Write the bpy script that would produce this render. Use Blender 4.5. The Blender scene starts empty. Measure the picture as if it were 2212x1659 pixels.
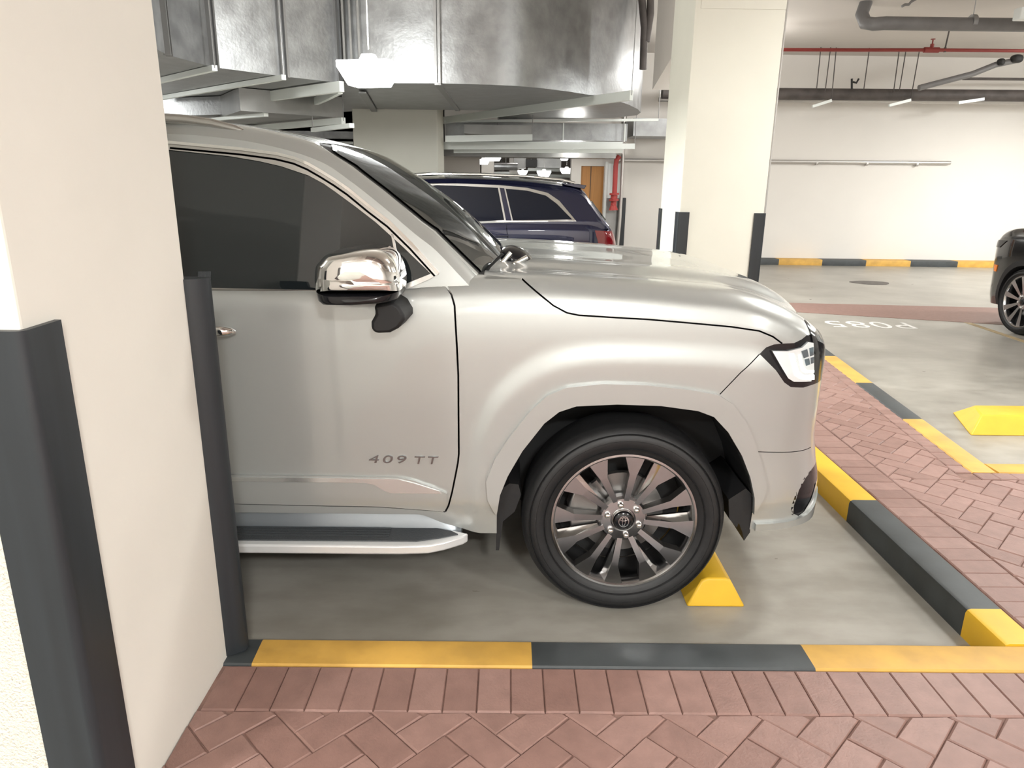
import bpy, bmesh, math, random
import numpy as np
from mathutils import Vector, Matrix
random.seed(7)
C = bpy.context.scene.collection
scene = bpy.context.scene

# ---------------------------------------------------------------- camera
cam_d = bpy.data.cameras.new('camera')
cam = bpy.data.objects.new('camera', cam_d)
C.objects.link(cam)
cam_d.sensor_fit = 'HORIZONTAL'
cam_d.sensor_width = 36.0
cam_d.lens = 36.0 * 1534.0 / 2212.0
cam_d.clip_start = 0.02
cam_d.clip_end = 200
_r = Vector((0.9999098, -0.00320525, 0.0130428))
_d = Vector((0.01163694, -0.27811478, -0.96047736))
_f = Vector((0.00670596, 0.9605425, -0.2780524))
mw = Matrix.Identity(4)
for i in range(3):
    mw[i][0] = _r[i]; mw[i][1] = -_d[i]; mw[i][2] = -_f[i]
mw[0][3], mw[1][3], mw[2][3] = 0.0, 0.0, 1.675
cam.matrix_world = mw
scene.camera = cam

# ---------------------------------------------------------------- world, exposure
scene.view_settings.view_transform = 'Standard'
scene.view_settings.look = 'None'
scene.view_settings.gamma = 1.0
scene.view_settings.use_curve_mapping = False
scene.view_settings.exposure = 0.42
w = bpy.data.worlds.new('world'); scene.world = w
w.use_nodes = True
w.node_tree.nodes['Background'].inputs[0].default_value = (0.95, 0.97, 1.0, 1)
w.node_tree.nodes['Background'].inputs[1].default_value = 1.0

# ---------------------------------------------------------------- materials
def mat(name, col, rough=0.5, metal=0.0, coat=0.0, coat_rough=0.03, noise=0.0, nscale=8.0, bump=0.0, bscale=60.0,
        emit=None, estr=0.0, spec=0.5, rnoise=0.0, col2=None, stretch=None, detail=6.0):
    m = bpy.data.materials.new(name); m.use_nodes = True
    nt = m.node_tree; b = nt.nodes['Principled BSDF']
    b.inputs['Base Color'].default_value = (*col, 1)
    b.inputs['Roughness'].default_value = rough
    b.inputs['Metallic'].default_value = metal
    b.inputs['Coat Weight'].default_value = coat
    b.inputs['Coat Roughness'].default_value = coat_rough
    b.inputs['Specular IOR Level'].default_value = spec
    if emit:
        b.inputs['Emission Color'].default_value = (*emit, 1)
        b.inputs['Emission Strength'].default_value = estr
    tc = nt.nodes.new('ShaderNodeTexCoord')
    src = tc.outputs['Object']
    if stretch:
        mp = nt.nodes.new('ShaderNodeMapping'); mp.inputs['Scale'].default_value = stretch
        nt.links.new(src, mp.inputs[0]); src = mp.outputs[0]
    if noise > 0 or rnoise > 0:
        n = nt.nodes.new('ShaderNodeTexNoise'); n.inputs['Scale'].default_value = nscale
        n.inputs['Detail'].default_value = detail
        nt.links.new(src, n.inputs['Vector'])
        if noise > 0:
            r = nt.nodes.new('ShaderNodeValToRGB')
            a = col; c2 = col2 if col2 else tuple(c * (1 - noise) for c in col)
            r.color_ramp.elements[0].position = 0.32; r.color_ramp.elements[0].color = (*c2, 1)
            r.color_ramp.elements[1].position = 0.68; r.color_ramp.elements[1].color = (*a, 1)
            nt.links.new(n.outputs['Fac'], r.inputs[0])
            nt.links.new(r.outputs[0], b.inputs['Base Color'])
        if rnoise > 0:
            mr = nt.nodes.new('ShaderNodeMapRange')
            mr.inputs['To Min'].default_value = max(0.02, rough - rnoise); mr.inputs['To Max'].default_value = rough + rnoise
            nt.links.new(n.outputs['Fac'], mr.inputs[0]); nt.links.new(mr.outputs[0], b.inputs['Roughness'])
    if bump > 0:
        n2 = nt.nodes.new('ShaderNodeTexNoise'); n2.inputs['Scale'].default_value = bscale
        n2.inputs['Detail'].default_value = 4
        nt.links.new(tc.outputs['Object'], n2.inputs['Vector'])
        bp = nt.nodes.new('ShaderNodeBump'); bp.inputs['Strength'].default_value = bump
        bp.inputs['Distance'].default_value = 0.01
        nt.links.new(n2.outputs['Fac'], bp.inputs['Height']); nt.links.new(bp.outputs[0], b.inputs['Normal'])
    return m

M = {}
M['paint'] = mat('champagne_paint', (0.44, 0.455, 0.445), 0.36, 0.48, 1.0, 0.02)
M['gap'] = mat('panel_gap_shade', (0.012, 0.012, 0.013), 0.7)  # shade between body panels, put into the colour of the cut faces
M['navy'] = mat('navy_paint', (0.004, 0.005, 0.026), 0.25, 0.4, 1.0, 0.02)
M['blackpaint'] = mat('black_paint', (0.01, 0.01, 0.011), 0.2, 0.2, 1.0, 0.02)
M['glass'] = mat('tinted_glass', (0.012, 0.016, 0.018), 0.03, 0.0, 0.0, spec=0.9)
M['wglass'] = mat('windscreen_glass', (0.014, 0.018, 0.018), 0.02, 0.0, 0.0, spec=0.6)
M['chrome'] = mat('chrome', (0.88, 0.88, 0.87), 0.05, 1.0)
M['satin'] = mat('satin_trim', (0.60, 0.59, 0.575), 0.24, 1.0)
M['rubber'] = mat('tyre_rubber', (0.011, 0.011, 0.012), 0.55, noise=0.3, nscale=30, bump=0.05, bscale=90)
M['liner'] = mat('black_plastic', (0.008, 0.008, 0.009), 0.6)
M['blackgloss'] = mat('gloss_black', (0.01, 0.01, 0.012), 0.12)
M['alloy'] = mat('machined_alloy', (0.48, 0.48, 0.49), 0.22, 1.0)
M['alloydark'] = mat('dark_alloy', (0.10, 0.095, 0.09), 0.35, 0.8)
M['steel'] = mat('brake_steel', (0.30, 0.29, 0.28), 0.4, 0.9)
M['step'] = mat('step_rubber', (0.045, 0.05, 0.055), 0.5, bump=0.3, bscale=200)
M['valance'] = mat('valance', (0.33, 0.31, 0.28), 0.5)
M['lens'] = mat('headlight_lens', (0.82, 0.88, 0.90), 0.10, 0.3, 1.0, 0.02)
M['led'] = mat('led_strip', (0.95, 0.98, 1.0), 0.2, emit=(0.9, 0.97, 1.0), estr=1.6)
M['badge'] = mat('dark_chrome', (0.30, 0.31, 0.32), 0.18, 1.0)
M['insert'] = mat('brushed_insert', (0.78, 0.79, 0.78), 0.22, 0.8)
M['sillmetal'] = mat('blue_grey_sill', (0.30, 0.33, 0.36), 0.33, 0.7)
M['board'] = mat('silver_step_edge', (0.78, 0.79, 0.80), 0.3, 0.35)
M['projector'] = mat('lamp_projector', (0.16, 0.22, 0.26), 0.08, 0.6, 1.0)
M['facet'] = mat('bright_facet', (0.80, 0.80, 0.80), 0.10, 1.0)
M['glass2'] = mat('privacy_glass', (0.006, 0.007, 0.012), 0.06, spec=0.25)
M['red'] = mat('red_lens', (0.11, 0.002, 0.005), 0.12, 0.0, 1.0)
M['amber'] = mat('amber_lens', (0.9, 0.25, 0.04), 0.2)
M['plaster'] = mat('cream_plaster', (0.72, 0.69, 0.63), 0.75, noise=0.04, nscale=3, bump=0.05, bscale=40)
M['rough_plaster'] = mat('stippled_plaster', (0.74, 0.71, 0.62), 0.8, bump=0.9, bscale=160)
M['pillar2'] = mat('white_green_plaster', (0.74, 0.73, 0.65), 0.7, noise=0.04, nscale=2, bump=0.04, bscale=30)
M['wall'] = mat('white_wall', (0.76, 0.73, 0.69), 0.7, noise=0.03, nscale=1.2)
M['ceil'] = mat('ceiling_paint', (0.63, 0.59, 0.55), 0.85, noise=0.06, nscale=1.0)
M['guard'] = mat('guard_rubber', (0.022, 0.027, 0.032), 0.42, noise=0.3, nscale=4, stretch=(6, 6, 0.4))
M['yellow'] = mat('yellow_paint', (0.66, 0.38, 0.075), 0.55, noise=0.25, nscale=7, rnoise=0.12, bump=0.06, bscale=25)
M['yellow2'] = mat('fresh_yellow_paint', (0.74, 0.44, 0.025), 0.5, noise=0.12, nscale=7, bump=0.06, bscale=25)
M['kblack'] = mat('black_kerb_paint', (0.05, 0.057, 0.06), 0.5, noise=0.35, nscale=7, rnoise=0.12, bump=0.06, bscale=25)
M['mortar'] = mat('sand_mortar', (0.27, 0.16, 0.13), 0.9, noise=0.35, nscale=20)
M['white_paint'] = mat('road_white', (0.78, 0.76, 0.73), 0.7, noise=0.25, nscale=30)
M['line_yellow'] = mat('worn_line_yellow', (0.46, 0.35, 0.2), 0.6, noise=0.3, nscale=9)
M['darkmark'] = mat('dark_patch', (0.13, 0.115, 0.105), 0.6, noise=0.4, nscale=12)
M['galv'] = mat('galvanised_sheet', (0.40, 0.41, 0.42), 0.40, 0.8, noise=0.28, nscale=5.5, bump=0.22, bscale=26, rnoise=0.1, detail=9)
M['galv2'] = mat('galvanised_strut', (0.80, 0.84, 0.82), 0.45, 0.3)
M['galv3'] = mat('dull_sheet', (0.36, 0.36, 0.355), 0.42, 0.8, noise=0.3, nscale=2.0, bump=0.15, bscale=10)
M['flange'] = mat('duct_flange', (0.30, 0.30, 0.30), 0.45, 0.8)
M['pvc'] = mat('grey_pipe', (0.17, 0.165, 0.165), 0.5, noise=0.2, nscale=5)
M['brown_pipe'] = mat('dark_pipe', (0.10, 0.085, 0.08), 0.6, noise=0.4, nscale=5)
M['conduit'] = mat('conduit', (0.55, 0.53, 0.51), 0.35, 0.6)
M['redpipe'] = mat('red_pipe_paint', (0.24, 0.028, 0.022), 0.5)
M['redpipe2'] = mat('red_riser_paint', (0.42, 0.05, 0.045), 0.5)
M['wood'] = mat('orange_door', (0.55, 0.25, 0.06), 0.45, noise=0.15, nscale=3, stretch=(12, 1, 0.6))
M['lamp'] = mat('lamp_glow', (1, 1, 1), 0.4, emit=(1.0, 1.0, 0.97), estr=9.0)
M['lampgrey'] = mat('lamp_cap', (0.55, 0.54, 0.52), 0.5)
M['black'] = mat('matt_black', (0.015, 0.015, 0.015), 0.6)
M['white_sheet'] = mat('white_cladding', (0.75, 0.78, 0.77), 0.4)

def floor_mat():
    m = bpy.data.materials.new('polished_concrete'); m.use_nodes = True
    nt = m.node_tree; b = nt.nodes['Principled BSDF']; tc = nt.nodes.new('ShaderNodeTexCoord')
    def noise(s, d, stretch=None):
        n = nt.nodes.new('ShaderNodeTexNoise'); n.inputs['Scale'].default_value = s; n.inputs['Detail'].default_value = d
        if stretch:
            mp = nt.nodes.new('ShaderNodeMapping'); mp.inputs['Scale'].default_value = stretch
            nt.links.new(tc.outputs['Object'], mp.inputs[0]); nt.links.new(mp.outputs[0], n.inputs['Vector'])
        else: nt.links.new(tc.outputs['Object'], n.inputs['Vector'])
        return n
    n1 = noise(1.3, 8); n2 = noise(9, 6, (0.5, 1, 1))
    r = nt.nodes.new('ShaderNodeValToRGB')
    r.color_ramp.elements[0].position = 0.3; r.color_ramp.elements[0].color = (0.25, 0.235, 0.205, 1)
    r.color_ramp.elements[1].position = 0.7; r.color_ramp.elements[1].color = (0.39, 0.37, 0.33, 1)
    nt.links.new(n1.outputs['Fac'], r.inputs[0])
    mx = nt.nodes.new('ShaderNodeMix'); mx.data_type = 'RGBA'; mx.blend_type = 'MULTIPLY'; mx.inputs[0].default_value = 0.55
    r2 = nt.nodes.new('ShaderNodeValToRGB')
    r2.color_ramp.elements[0].position = 0.36; r2.color_ramp.elements[0].color = (0.72, 0.70, 0.68, 1)
    r2.color_ramp.elements[1].position = 0.6; r2.color_ramp.elements[1].color = (1, 1, 1, 1)
    nt.links.new(n2.outputs['Fac'], r2.inputs[0])
    nt.links.new(r.outputs[0], mx.inputs[6]); nt.links.new(r2.outputs[0], mx.inputs[7])
    nt.links.new(mx.outputs[2], b.inputs['Base Color'])
    mr = nt.nodes.new('ShaderNodeMapRange'); mr.inputs['To Min'].default_value = 0.22; mr.inputs['To Max'].default_value = 0.42
    nt.links.new(n2.outputs['Fac'], mr.inputs[0]); nt.links.new(mr.outputs[0], b.inputs['Roughness'])
    b.inputs['Specular IOR Level'].default_value = 0.45
    return m
M['floor'] = floor_mat()

def brick_mat():
    m = bpy.data.materials.new('clay_pavers'); m.use_nodes = True
    nt = m.node_tree; b = nt.nodes['Principled BSDF']; tc = nt.nodes.new('ShaderNodeTexCoord')
    at = nt.nodes.new('ShaderNodeAttribute'); at.attribute_name = 'tone'
    r = nt.nodes.new('ShaderNodeValToRGB')
    r.color_ramp.elements[0].color = (0.235, 0.135, 0.112, 1); r.color_ramp.elements[1].color = (0.30, 0.182, 0.155, 1)
    nt.links.new(at.outputs['Fac'], r.inputs[0])
    n = nt.nodes.new('ShaderNodeTexNoise'); n.inputs['Scale'].default_value = 18; n.inputs['Detail'].default_value = 8
    nt.links.new(tc.outputs['Object'], n.inputs['Vector'])
    r2 = nt.nodes.new('ShaderNodeValToRGB')
    r2.color_ramp.elements[0].position = 0.3; r2.color_ramp.elements[0].color = (0.86, 0.84, 0.83, 1)
    r2.color_ramp.elements[1].position = 0.7; r2.color_ramp.elements[1].color = (1.05, 1.03, 1.02, 1)
    nt.links.new(n.outputs['Fac'], r2.inputs[0])
    mx = nt.nodes.new('ShaderNodeMix'); mx.data_type = 'RGBA'; mx.blend_type = 'MULTIPLY'; mx.inputs[0].default_value = 1.0
    nt.links.new(r.outputs[0], mx.inputs[6]); nt.links.new(r2.outputs[0], mx.inputs[7])
    nt.links.new(mx.outputs[2], b.inputs['Base Color'])
    b.inputs['Roughness'].default_value = 0.5
    n3 = nt.nodes.new('ShaderNodeTexNoise'); n3.inputs['Scale'].default_value = 130
    nt.links.new(tc.outputs['Object'], n3.inputs['Vector'])
    bp = nt.nodes.new('ShaderNodeBump'); bp.inputs['Strength'].default_value = 0.15; bp.inputs['Distance'].default_value = 0.01
    nt.links.new(n3.outputs['Fac'], bp.inputs['Height']); nt.links.new(bp.outputs[0], b.inputs['Normal'])
    return m
M['brick'] = brick_mat()

# ---------------------------------------------------------------- mesh helpers
class MB:
    def __init__(s): s.v = []; s.f = []; s.mi = []
    def add(s, vs, fs, mi=0):
        o = len(s.v); s.v += [tuple(map(float, p)) for p in vs]
        for f in fs: s.f.append(tuple(o + i for i in f)); s.mi.append(mi)
    def box(s, a, b, mi=0):
        x0, y0, z0 = a; x1, y1, z1 = b
        if x0 > x1: x0, x1 = x1, x0
        if y0 > y1: y0, y1 = y1, y0
        if z0 > z1: z0, z1 = z1, z0
        s.add([(x0,y0,z0),(x1,y0,z0),(x1,y1,z0),(x0,y1,z0),(x0,y0,z1),(x1,y0,z1),(x1,y1,z1),(x0,y1,z1)],
              [(0,3,2,1),(4,5,6,7),(0,1,5,4),(1,2,6,5),(2,3,7,6),(3,0,4,7)], mi)
    def prism(s, poly, h0, h1, axis='z', mi=0, top=None):
        # poly in the plane across axis; top = polygon at h1 when tapered
        n = len(poly); top = top or poly
        ar = sum(poly[i][0]*poly[(i+1)%n][1]-poly[(i+1)%n][0]*poly[i][1] for i in range(n))
        if axis == 'y': ar = -ar
        if (ar < 0) != (h1 < h0): poly = poly[::-1]; top = top[::-1]
        def P(p, h): return {'z': (p[0], p[1], h), 'y': (p[0], h, p[1]), 'x': (h, p[0], p[1])}[axis]
        s.add([P(p, h0) for p in poly] + [P(p, h1) for p in top],
              [tuple(range(n))[::-1], tuple(range(n, 2*n))] + [(i, (i+1) % n, n+(i+1) % n, n+i) for i in range(n)], mi)
    def bar(s, p, q, w, h, mi=0):
        p = Vector(p); q = Vector(q); d = (q-p).normalized()
        up = Vector((0, 0, 1)) if abs(d.z) < 0.95 else Vector((0, 1, 0))
        a = d.cross(up).normalized()*w/2; b = a.cross(d).normalized()*h/2
        vs = [p-a-b, p+a-b, p+a+b, p-a+b, q-a-b, q+a-b, q+a+b, q-a+b]
        s.add(vs, [(0,1,2,3),(7,6,5,4),(0,4,5,1),(1,5,6,2),(2,6,7,3),(3,7,4,0)], mi)
    def tube(s, pts, r, n=12, mi=0, cap=True):
        pts = [Vector(p) for p in pts]; rs = r if isinstance(r, (list, tuple)) else [r]*len(pts)
        base = len(s.v); prev = None
        for i, p in enumerate(pts):
            d = ((pts[min(i+1, len(pts)-1)]-p).normalized() + (p-pts[max(i-1, 0)]).normalized())
            d = d.normalized() if d.length > 1e-6 else Vector((0,0,1))
            if prev is None:
                up = Vector((0,0,1)) if abs(d.z) < 0.9 else Vector((1,0,0)); a = d.cross(up).normalized()
            else:
                a = (prev - d*prev.dot(d)).normalized()
            prev = a; b = d.cross(a)
            for k in range(n):
                t = 2*math.pi*k/n; s.v.append(tuple(p + (a*math.cos(t)+b*math.sin(t))*rs[i]))
        for i in range(len(pts)-1):
            for k in range(n):
                s.f.append((base+i*n+k, base+i*n+(k+1) % n, base+(i+1)*n+(k+1) % n, base+(i+1)*n+k)); s.mi.append(mi)
        if cap:
            s.f.append(tuple(base+k for k in range(n))[::-1]); s.mi.append(mi)
            s.f.append(tuple(base+(len(pts)-1)*n+k for k in range(n))); s.mi.append(mi)
    def lathe(s, prof, n=64, mi=0, axis='y', c=(0,0,0), close=False):
        base = len(s.v); m = len(prof)
        for k in range(n):
            t = 2*math.pi*k/n; ct, st = math.cos(t), math.sin(t)
            for r, h in prof:
                if axis == 'y': s.v.append((c[0]+r*ct, c[1]+h, c[2]+r*st))
                else: s.v.append((c[0]+r*ct, c[1]+r*st, c[2]+h))
        for k in range(n):
            k2 = (k+1) % n
            for i in range(m if close else m-1):
                j = (i+1) % m
                s.f.append((base+k*m+i, base+k*m+j, base+k2*m+j, base+k2*m+i)); s.mi.append(mi)
    def mesh(s, name, mats):
        me = bpy.data.meshes.new(name)
        me.from_pydata(s.v, [], s.f); me.update()
        for m_ in mats: me.materials.append(M[m_] if isinstance(m_, str) else m_)
        if len(mats) > 1: me.polygons.foreach_set('material_index', s.mi)
        return me

def fix_normals(me):
    bm = bmesh.new(); bm.from_mesh(me); bmesh.ops.remove_doubles(bm, verts=bm.verts, dist=1e-5)
    bmesh.ops.recalc_face_normals(bm, faces=bm.faces); bm.to_mesh(me); bm.free()
def smooth(me, ang=35):
    for p in me.polygons: p.use_smooth = True
    me.set_sharp_from_angle(angle=math.radians(ang))

def obj(name, mb, mats, parent=None, sm=None, bevel=0, loc=None):
    if isinstance(mats, str): mats = [mats]
    me = mb.mesh(name, mats) if isinstance(mb, MB) else mb
    if isinstance(mb, MB): fix_normals(me)
    if sm: smooth(me, sm)
    o = bpy.data.objects.new(name, me); C.objects.link(o)
    if parent: o.parent = parent
    if loc: o.location = loc
    if bevel:
        bv = o.modifiers.new('bevel', 'BEVEL'); bv.width = bevel; bv.segments = 2; bv.limit_method = 'ANGLE'
        bv.angle_limit = math.radians(40)
    return o
def tag(o, label, cat, group=None, kind=None):
    o['label'] = label; o['category'] = cat
    if group: o['group'] = group
    if kind: o['kind'] = kind
    return o
def thing(name, label, cat, loc=(0,0,0), group=None, rz=0):
    o = bpy.data.objects.new(name, None); o.empty_display_size = 0.1; C.objects.link(o)
    o.location = loc; o.rotation_euler = (0, 0, rz)
    return tag(o, label, cat, group)
def struct(name, mb, mats, sm=None, bevel=0):
    o = obj(name, mb, mats, None, sm, bevel); o['kind'] = 'structure'; return o
def copy_tree(o, parent=None):
    c = o.copy(); C.objects.link(c); c.parent = parent
    for ch in list(o.children): copy_tree(ch, c)
    return c

# ================================================================ SHAPES OF THE SILVER CAR
#SHAPE-BEGIN
YC = 3.47
def pch(xs, ys):
    xs = np.array(xs, float); ys = np.array(ys, float)
    h = np.diff(xs); d = np.diff(ys)/h
    m = np.zeros(len(xs)); m[0] = d[0]; m[-1] = d[-1]
    for i in range(1, len(xs)-1):
        if d[i-1]*d[i] > 0:
            w1 = 2*h[i]+h[i-1]; w2 = h[i]+2*h[i-1]
            m[i] = (w1+w2)/(w1/d[i-1]+w2/d[i])
    def f(x):
        x = min(max(x, xs[0]), xs[-1]); i = min(int(np.searchsorted(xs, x, 'right'))-1, len(xs)-2); i = max(i, 0)
        t = (x-xs[i])/h[i]
        return float((2*t**3-3*t**2+1)*ys[i]+(t**3-2*t**2+t)*h[i]*m[i]+(-2*t**3+3*t**2)*ys[i+1]+(t**3-t**2)*h[i]*m[i+1])
    return f
def smst(t):
    t = min(max(t, 0.0), 1.0); return t*t*(3-2*t)
hw = pch([-3.62,-3.6,-3.55,-3.45,-3.2,-2.6,.88,1.02,1.13,1.20,1.245,1.275,1.30,1.315,1.33],
         [.62,.74,.83,.90,.94,.945,.945,.925,.890,.840,.770,.690,.56,.40,.28])
ze = pch([-3.62,-3.3,-2,-.9,-.4,-.08,.02,.48,.67,.82,.93,1.04,1.15,1.22,1.28,1.33],
         [1.20,1.26,1.27,1.275,1.285,1.325,1.325,1.306,1.292,1.279,1.256,1.215,1.16,1.115,1.08,1.05])
zc = pch([-3.62,-3.3,-2,-.9,-.4,-.08,.02,.45,.80,1.05,1.15,1.23,1.29,1.33],
         [1.20,1.26,1.27,1.275,1.29,1.345,1.355,1.338,1.312,1.270,1.225,1.165,1.10,1.05])
zbot = pch([-3.62,-3.3,-2.9,-2.8,-.35,-.24,-.1,.3,.9,1.0,1.22,1.33],[.50,.44,.42,.40,.40,.36,.325,.325,.350,.350,.350,.36])
# half width against height, as a share of .945 (nominal)
wz = pch([.30,.36,.42,.47,.60,.75,.90,1.05,1.13,1.20,1.26,1.32,1.36],
         [.915,.922,.928,.934,.934,.938,.943,.944,.942,.936,.925,.900,.84])
def nose_push(x, z):           # bumper lip and recess in the nose, as a shift of x
    return 0.0
def bulge(x, z):
    dx = x-0.46; dz = z-0.42
    ax = .63 if dx < 0 else 1.15
    r = (abs(dx)/ax)**2.8+(max(dz, 0)/.69)**2.8
    return .015*smst((1.0-r)/.30)
def l_raw(x, z):               # half width of the lower body at x, z
    return wz(z)*hw(x)/.945+bulge(x, z)*smst((1.25-x)/.2)
nose = pch([.30,.36,.48,.60,.72,.90,1.2],[.030,.046,.044,.020,.003,0,0])
def push(x, z): return nose(z)*smst((x-.90)/.35)   # the lower bumper reaches further forward
def l_side(x, z):
    xb = x
    for _ in range(8): xb = x-push(xb, z)
    return l_raw(xb, z)
zt = pch([-3.60,-3.52,-3.35,-3.0,-2.2,-1.6,-1.2,-.9,-.727,-.574,-.46,-.22,-.03,.06,.10],
         [1.30,1.52,1.76,1.87,1.90,1.90,1.885,1.848,1.806,1.745,1.680,1.522,1.352,1.26,1.22])
zp = pch([-3.60,-3.52,-3.35,-3.0,-2.2,-1.6,-1.2,-1.0,-.80,-.6675,-.575,-.459,-.326,-.276,-.178,-.12,-.05,.06,.10],
         [1.28,1.45,1.70,1.82,1.862,1.868,1.862,1.848,1.812,1.768,1.709,1.623,1.517,1.481,1.385,1.327,1.26,1.20,1.18])
def cw(z): return .898-.24*(z-1.28) if z > 1.28 else .898+.35*(z-1.28)
def c_side(x, z):
    return cw(z)*(1 if x < -.12 else 1-1.2*(x+.12)**1.2)
#SHAPE-END
# ================================================================ CAR TOOLS
def catmull(pts, k):
    out = []
    P = [pts[0]]+list(pts)+[pts[-1]]
    for i in range(1, len(P)-2):
        p0, p1, p2, p3 = [np.array(q, float) for q in P[i-1:i+3]]
        for j in range(k):
            t = j/k
            out.append(tuple(.5*((2*p1)+(-p0+p2)*t+(2*p0-5*p1+4*p2-p3)*t*t+(-p0+3*p1-3*p2+p3)*t**3)))
    out.append(tuple(pts[-1])); return out

def loft(xs, sec, name, warp=None):
    """closed solid from half sections (top centre .. bottom centre), mirrored in y"""
    v = []; f = []; n = None
    for x in xs:
        h = sec(x); ring = [(x, -y, z) for y, z in h] + [(x, y, z) for y, z in h[-2:0:-1]]
        n = len(ring); v += ring
    for i in range(len(xs)-1):
        for k in range(n):
            f.append((i*n+k, i*n+(k+1) % n, (i+1)*n+(k+1) % n, (i+1)*n+k))
    f.append(tuple(range(n))[::-1]); f.append(tuple((len(xs)-1)*n+k for k in range(n)))
    if warp: v = [(p[0]+warp(p[0], p[2]), p[1], p[2]) for p in v]
    me = bpy.data.meshes.new(name); me.from_pydata(v, [], f); me.update()
    bm = bmesh.new(); bm.from_mesh(me); bmesh.ops.recalc_face_normals(bm, faces=bm.faces); bm.to_mesh(me); bm.free()
    return me

def cut(base, keep=None, away=(), mats=('paint', 'gap')):
    """base mesh, intersected with keep (a mesh) and minus every mesh in away; cut faces get slot 1"""
    me = base.copy(); me.materials.clear()
    for m_ in mats: me.materials.append(M[m_])
    for p in me.polygons: p.material_index = 0
    o = bpy.data.objects.new('tmp', me); C.objects.link(o); tmp = [o]
    for op, k in ([('INTERSECT', keep)] if keep else [])+[('DIFFERENCE', a) for a in away]:
        k = k.copy(); k.materials.clear()
        for m_ in mats: k.materials.append(M[m_])
        for p in k.polygons: p.material_index = 1
        ko = bpy.data.objects.new('tmpk', k); C.objects.link(ko); tmp.append(ko)
        md = o.modifiers.new('b', 'BOOLEAN'); md.operation = op; md.object = ko; md.solver = BOOL_SOLVER
        try: md.material_mode = 'INDEX'
        except Exception: pass
    dg = bpy.context.evaluated_depsgraph_get()
    res = bpy.data.meshes.new_from_object(o.evaluated_get(dg))
    for t in tmp:
        d = t.data; bpy.data.objects.remove(t)
    return res
BOOL_SOLVER = 'MANIFOLD'

def yprism(poly, y0, y1):
    b = MB(); b.prism(poly, y0, y1, 'y'); me = b.mesh('prism', ['gap']); fix_normals(me); return me
def ribbon(path, w_, y0, y1):
    """thin wall along a polyline in x, z: what cuts a panel gap"""
    L = []; R_ = []
    n = len(path)
    for i, p in enumerate(path):
        a = np.array(path[max(i-1, 0)], float); c = np.array(path[min(i+1, n-1)], float)
        d = c-a; d /= np.linalg.norm(d); nn = np.array([-d[1], d[0]])*w_/2
        L.append(tuple(np.array(p)+nn)); R_.append(tuple(np.array(p)-nn))
    return yprism(L+R_[::-1], y0, y1)

def panel(name, parent, me, ang=28):
    if len(me.polygons) == 0: print('EMPTY PANEL', name); return None
    smooth(me, ang)
    o = bpy.data.objects.new(name, me); C.objects.link(o); o.parent = parent
    return o

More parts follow.
